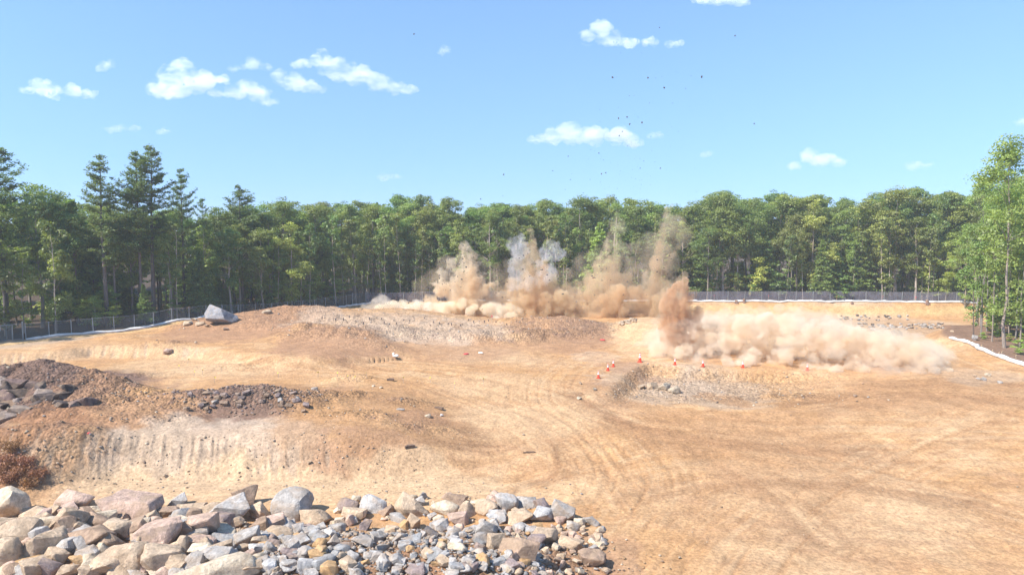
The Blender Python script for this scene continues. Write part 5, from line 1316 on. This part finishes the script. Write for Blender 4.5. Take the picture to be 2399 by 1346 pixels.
M['dust_grey'] = dust_mat('grey_dust', (.88, .84, .77), (.84, .77, .67), .7, .6, .34, .64, (1, 1, 1), 6.0)
M['dust_col'] = dust_mat('tan_column_dust', (.90, .80, .64), (.85, .70, .50), 1.5, .42, .34, .66, (1, 1, .35), 7.0)
M['dust_ochre'] = dust_mat('ochre_column_dust', (.83, .69, .475), (.78, .59, .375), 1.1, .42, .34, .66, (1, 1, .28), 7.0)
M['dust_spike'] = dust_mat('thin_column_dust', (.83, .69, .48), (.78, .60, .39), .75, .36, .36, .68, (1, 1, .22), 7.0)
M['dust_thin'] = dust_mat('thin_dust', (.90, .79, .62), (.87, .72, .52), .13, .25, .34, .68, (1, 1, .25), 6.0)
M['dust_edge'] = dust_mat('drifting_dust', (.93, .845, .715), (.91, .80, .64), .36, .35, .36, .68, (.7, 1, 1.4), 6.0)
M['dust_white'] = dust_mat('white_smoke', (.91, .91, .92), (.88, .88, .89), .42, .6, .34, .66, (1, 1, .8), 6.0)
def jets(base, tips, Y, r0, r1, n=16, spread=1.5):
    """earth thrown up along curved paths from one place on the ground"""
    out = []
    for (tx, ty) in tips:
        bx, by = base[0] + dr.uniform(-22, 22), base[1]; yy = Y + dr.uniform(-spread, spread); ty2 = ty
        for k in range(n):
            t = (k + dr.random() * .6) / n; q = 1 - (1 - t) ** 1.6
            px = bx + (tx - bx) * t; py = by + (ty2 - by) * q; r = (r0 + (r1 - r0) * t ** .8) * dr.uniform(.65, 1.15)
            p = PD(px + dr.uniform(-4, 4), py, yy); out.append((p.x, p.y, p.z, r))
    return out
# the thick bank rolling over the ground at the right
xs = [1528, 1580, 1650, 1750, 1850, 1950, 2050, 2130, 2190, 2225]
TOP = [800, 768, 740, 732, 734, 752, 774, 792, 820, 862]; BOT = [838, 846, 852, 858, 868, 880, 886, 886, 882, 880]; DIST = [70, 69.5, 69, 68, 66.5, 65, 64, 63.6, 64, 64.5]
puffs('dust_bank', region_blobs(720, xs, TOP, BOT, DIST, 9.5, .3, .8), M['dust_bank'], .14, [(1.5, 1.1), (.5, .6), (.22, .25)], 'thick rolling bank of tan dust along the ground behind the pit')
puffs('dust_veil', region_blobs(300, xs, [t - 20 for t in TOP], [b + 3 for b in BOT], [d - .9 for d in DIST], 11.0, .6, 1.3), M['dust_edge'], .2, [(1.6, 1.4), (.5, .6)], 'soft fringe of drifting dust round the thick tan bank')
puffs('dust_plume', region_blobs(60, [1556, 1578, 1600, 1622, 1640], [704, 672, 664, 694, 740], [800, 800, 800, 796, 790], 72.5, 2.0, .35, .8) + jets((1598, 800), [(1562, 690), (1585, 662), (1605, 655), (1625, 690)], 73, 1.1, .5, 12, .6), M['dust_brown'], .13, [(1.1, .9), (.45, .6), (.2, .25)], 'dense rust-brown dust plume rising over the left end of the dust bank')
puffs('dust_veil', region_blobs(50, [1505, 1550, 1620, 1700], [780, 735, 720, 735], [838, 840, 820, 800], 77.5, 3, .7, 1.4), M['dust_edge'], .2, [(1.2, .9)], 'thin tan dust drifting round the foot of the brown plume')
# low cream billows and the columns behind the rock shelf
puffs('dust_billow', region_blobs(260, [868, 910, 960, 1010, 1060, 1090, 1120, 1160, 1220], [724, 706, 702, 708, 704, 698, 710, 706, 716], [754] * 9, 106, 7, .4, 1.1), M['dust_cream'], .19, [(1.6, 1.1), (.6, .6), (.25, .25)], 'low cream dust billows spilling behind the pale rock shelf')
puffs('dust_puff', region_blobs(50, [850, 872, 895, 914], [724, 704, 684, 702], [746] * 4, 108, 3, .4, .95), M['dust_grey'], .18, [(1.3, 1.0), (.5, .5)], 'grey-brown dust puff at the left end of the cream billows')
puffs('dust_column', jets((1095, 752), [(1004, 662), (1022, 632), (1045, 604), (1068, 588), (1088, 570), (1098, 582), (1118, 612), (1140, 640), (1165, 662), (1190, 690)], 111, 1.7, .45, 16) + region_blobs(60, [1005, 1050, 1100, 1150, 1195], [690, 650, 630, 670, 710], [752] * 5, 110, 4, .6, 1.3), M['dust_col'], .22, [(1.6, 1.6), (.6, .9), (.25, .35)], 'broad tan dust column, first of the row behind the rock shelf')
puffs('dust_column', jets((1262, 756), [(1190, 650), (1204, 610), (1224, 566), (1240, 540), (1252, 580), (1280, 612), (1305, 640), (1330, 668)], 110, 1.8, .4, 17) + region_blobs(60, [1190, 1230, 1280, 1340], [690, 660, 660, 690], [758] * 4, 110, 4, .6, 1.3), M['dust_ochre'], .22, [(1.6, 1.6), (.6, .9), (.25, .35)], 'ochre dust column with a spike, middle of the row')
puffs('dust_column', jets((1410, 758), [(1340, 660), (1370, 632), (1402, 610), (1428, 560), (1445, 500), (1462, 580), (1490, 630)], 112, 2.4, .5, 17) + jets((1540, 748), [(1500, 640), (1525, 605), (1550, 560), (1574, 478), (1592, 580), (1606, 640)], 112, 1.5, .4, 17), M['dust_spike'], .24, [(1.8, 1.8), (.7, 1.0), (.3, .35)], 'wide brownish dust column with tall thin spikes, last of the row')
puffs('dust_mass', region_blobs(150, [1150, 1200, 1260, 1330, 1400, 1470, 1540, 1600], [700, 650, 630, 650, 640, 640, 630, 690], [758] * 8, 113, 5, .8, 1.6), M['dust_spike'], .28, [(1.8, 1.8), (.7, 1.0)], 'brownish dust joining the later columns in front of the fence')
puffs('dust_base', region_blobs(150, [1186, 1250, 1330, 1420, 1500, 1560, 1610], [700, 680, 676, 660, 672, 668, 712], [762] * 7, 107, 4, .5, 1.2), M['dust_ochre'], .24, [(1.8, 1.5), (.7, .8)], 'dense brownish dust at the foot of the two later columns')
puffs('dust_veil', region_blobs(190, [1330, 1420, 1445, 1470, 1540, 1572, 1600], [610, 570, 500, 570, 540, 480, 530], [755] * 7, 108, 4, .9, 1.7), M['dust_thin'], .3, [(2.2, 2.2), (.8, 1.0)], 'thin haze of dust with two faint tall streaks before the wood')
puffs('dust_veil', region_blobs(110, [975, 1040, 1100, 1160, 1250, 1330], [660, 600, 575, 620, 575, 630], [755] * 6, 114, 4, .9, 1.8), M['dust_thin'], .3, [(2.2, 2.2), (.8, 1.0)], 'thin dust veil behind the first two columns')
puffs('smoke_puff', region_blobs(34, [1196, 1210, 1226, 1234], [564, 544, 546, 580], [600, 606, 606, 600], 108, 2, .4, .9), M['dust_white'], .16, [(1.1, .9), (.45, .5)], 'grey-white smoke puff, higher and left of two above the columns')
puffs('smoke_puff', region_blobs(34, [1272, 1288, 1303, 1316], [579, 560, 564, 590], [604, 606, 606, 604], 108, 2, .4, .9), M['dust_white'], .16, [(1.1, .9), (.45, .5)], 'grey-white smoke puff, lower and right of two above the columns')
puffs('smoke_trail', region_blobs(44, [1198, 1222, 1262, 1285, 1300], [600, 600, 600, 600, 640], [672, 680, 670, 665, 660], 108, 2, .45, 1.0), M['dust_white'], .2, [(1.2, 1.0)], 'grey smoke trail under the two white puffs')

# stones in the air
FLY = [(1518, 183), (1644, 180), (1419, 405), (1409, 407), (970, 80), (1556, 205), (1606, 207), (1504, 287), (1449, 277), (1469, 274), (1475, 291), (1767, 290), (1435, 181), (1722, 84), (1295, 400), (1451, 318), (1458, 308), (1547, 394), (1500, 394), (1403, 359), (1180, 409), (1126, 466), (1331, 366), (1545, 65), (1085, 575), (1106, 596), (1045, 598), (1142, 610), (1128, 640), (1025, 622), (1160, 655), (1006, 610), (1066, 660), (1098, 625), (1260, 590), (1240, 655), (1330, 630), (1390, 650), (1420, 600), (1350, 707), (1290, 560), (1470, 660), (1196, 570), (1012, 655), (1175, 620)]
FLYM = []
for k in range(5):
    m_ = ROCKS['ang'][k].copy(); m_.materials[0] = M['debris']; FLYM.append(m_); DIM[m_.name] = DIM[ROCKS['ang'][k].name]
for i, (px, py) in enumerate(FLY):
    p = PD(px, py, 104 + (i * 37 % 9)); s = rng.uniform(.16, .34) * (1.3 if i < 5 else 1); me = FLYM[i % 5] if py < 470 else rng.choice(ROCKS['ang'])
    o = put_rock('flying_rock', me, p, (s, s * rng.uniform(.5, .9), s * rng.uniform(.5, 1)), STONE[rng.choice(['dark', 'brown', 'tan'])], None, 3.0)
    tag(o, 'dark stone flung into the sky above the wood' if py < 470 else 'stone flying out of the dust columns in front of the wood', 'stone', 'stones flung into the sky' if py < 470 else 'stones flying from the dust columns')
def specks():
    rs = np.random.RandomState(9); v0, f0 = rock_np(480, 1, 6, .05, (1, .8, .7), (.5, .85)); V = []; Fc = []; T = []; n0 = 0
    for (cx, cy, sx, sy, n) in [(1080, 610, 48, 40, 330), (1040, 640, 26, 45, 140), (1230, 620, 50, 50, 220), (1400, 600, 70, 70, 200), (1470, 380, 60, 90, 220), (1560, 600, 40, 60, 60), (1500, 230, 110, 90, 70), (1610, 640, 25, 20, 40)]:
        for k in range(n):
            px, py = rs.normal(cx, sx), rs.normal(cy, sy)
            if py > 745: continue
            p = PD(px, py, rs.uniform(102, 114)); s = (.05 + .2 * rs.rand() ** 3) * (1 if cy > 450 else .55)
            V.append(v0 * s * rs.uniform(.6, 1.3, 3) + np.array(p)); Fc.append(f0 + n0); n0 += len(v0); T.append(np.tile(np.array(STONE[('dark', 'brown', 'tan', 'cream', 'brown')[rs.randint(5)]]), (len(v0), 1)))
    me = mesh_np('flying_debris', np.concatenate(V), np.concatenate(Fc), M['debris']); tt = np.concatenate(T)
    a = me.attributes.new('tone', 'FLOAT_COLOR', 'POINT'); a.data.foreach_set('color', np.concatenate([tt, np.ones((len(tt), 1))], 1).astype(np.float32).ravel())
    tag(link('flying_debris', me), 'fine specks of earth and stone spraying from the blast', None, None, 'stuff')
specks()

# ------------------------------------------------------------------ clouds, some kilometres off
M['cloud'] = dust_mat('cloud_vapour', (1, 1, 1), (1, 1, 1), .020, .012, .41, .76, (.55, 1, 1.6), 9.0)
M['cloud_thin'] = dust_mat('thin_cloud_vapour', (1, 1, 1), (1, 1, 1), .010, .013, .42, .78, (.45, 1, 1.8), 9.0)
CLOUDS = [
    ([(62, 212, 18, 9), (92, 205, 24, 22), (105, 198, 16, 14), (130, 216, 26, 14), (170, 215, 26, 14), (205, 220, 24, 9)], 0, 'small white cloud low on the far left'),
    ([(365, 205, 26, 20), (400, 190, 34, 30), (428, 165, 34, 26), (440, 200, 44, 26), (480, 192, 32, 20), (520, 186, 22, 9), (400, 222, 50, 10)], 0, 'plump white cumulus, biggest lump of the left cloud row'),
    ([(545, 160, 14, 6), (590, 153, 26, 14), (625, 158, 16, 6)], 1, 'thin small cloud above the middle of the left cloud row'),
    ([(505, 218, 22, 10), (550, 215, 34, 16), (580, 202, 26, 16), (605, 225, 36, 18), (630, 240, 24, 8)], 0, 'ragged white cloud below the middle of the left cloud row'),
    ([(655, 182, 24, 14), (690, 190, 34, 18), (725, 203, 30, 14), (752, 211, 14, 5)], 0, 'tapered white cloud in the centre of the left cloud row'),
    ([(705, 148, 24, 9), (755, 142, 36, 18), (790, 160, 50, 22), (840, 178, 50, 22), (885, 196, 40, 18), (930, 206, 34, 13), (965, 211, 20, 7)], 0, 'long white cloud sloping down at the right of the cloud row'),
    ([(1042, 118, 14, 10)], 1, 'tiny round cloud right of the long sloping one'),
    ([(245, 158, 18, 12), (258, 150, 10, 8)], 1, 'faint wisp above the small cloud on the far left'),
    ([(258, 302, 18, 4), (290, 301, 26, 6), (318, 300, 14, 5)], 1, 'thin flat cloud streak over the tall pines'),
    ([(385, 307, 18, 5)], 1, 'smallest faint streak over the tall pines'),
    ([(905, 412, 22, 6), (930, 413, 20, 5)], 1, 'flat small cloud just above the treetops'),
    ([(1375, 88, 20, 16), (1408, 72, 28, 24), (1435, 90, 30, 18), (1470, 98, 26, 10), (1520, 98, 24, 9), (1580, 103, 24, 6)], 0, 'white cloud with a trailing tail high above the dust columns'),
    ([(1640, -8, 30, 14), (1690, -6, 44, 22), (1735, -2, 26, 16)], 0, 'white cloud cut off by the top edge'),
    ([(1250, 330, 22, 8), (1290, 322, 36, 18), (1335, 312, 36, 22), (1390, 318, 44, 20), (1450, 320, 40, 20), (1485, 334, 24, 12)], 0, 'long white cloud straight above the dust columns'),
    ([(1535, 315, 20, 7)], 1, 'faint tuft right of the long cloud above the dust'),
    ([(1655, 360, 16, 7)], 1, 'faint small cloud above the brown plume'),
    ([(1860, 388, 18, 6), (1895, 365, 26, 16), (1930, 375, 40, 16), (1970, 382, 20, 8)], 0, 'small white cloud above the far fence'),
    ([(2145, 386, 28, 10), (2170, 388, 16, 7)], 1, 'faint cloud left of the big knoll tree'),
    ([(2395, 286, 16, 12)], 1, 'faint cloud at the right edge above the knoll tree'),
]
for blobs, thin, lab in CLOUDS:
    Yc = 3600.0; B = []; dr2 = random.Random(int(blobs[0][0] + 2000))
    for (px, py, rx, ry) in blobs:
        n = max(4, int(rx / max(ry, 4) * 5))
        for k in range(n):
            q = (k + .5) / n * 2 - 1; qx = px + q * max(rx - ry * .6, 0) + dr2.uniform(-3, 3); qy = py + dr2.uniform(-.35, .25) * ry
            p = PD(qx, qy, Yc + dr2.uniform(-130, 130)); B.append((p.x, p.y, p.z, (ry + 3) * (1 - .4 * abs(q)) * dr2.uniform(.75, 1.1) * Yc / FPX))
    puffs('cloud', B, M['cloud_thin' if thin else 'cloud'], 7.0 if not thin else 5.0, [(60.0, 36.0), (24.0, 26.0), (9.0, 12.0)], lab, None, 'thing', 'cloud', 'small clouds in the blue sky')

# ------------------------------------------------------------------ thin haze volume, added over the whole place to lift dark tones
hm, hnt, hout = new_mat('shadow_lift_haze')
hv = N(hnt, 'ShaderNodeVolumePrincipled'); hv.inputs['Color'].default_value = (.86, .93, 1.0, 1); hv.inputs['Density'].default_value = .00042; hv.inputs['Anisotropy'].default_value = 0.0
hnt.links.new(hv.outputs[0], hout.inputs['Volume'])
hz = link('haze', MB().box((0, 2500, 22.0), (11000, 5400, 56.0)).mesh('haze', hm))
tag(hz, 'thin pale haze added over the whole site to lift its shadows', None, None, 'stuff')
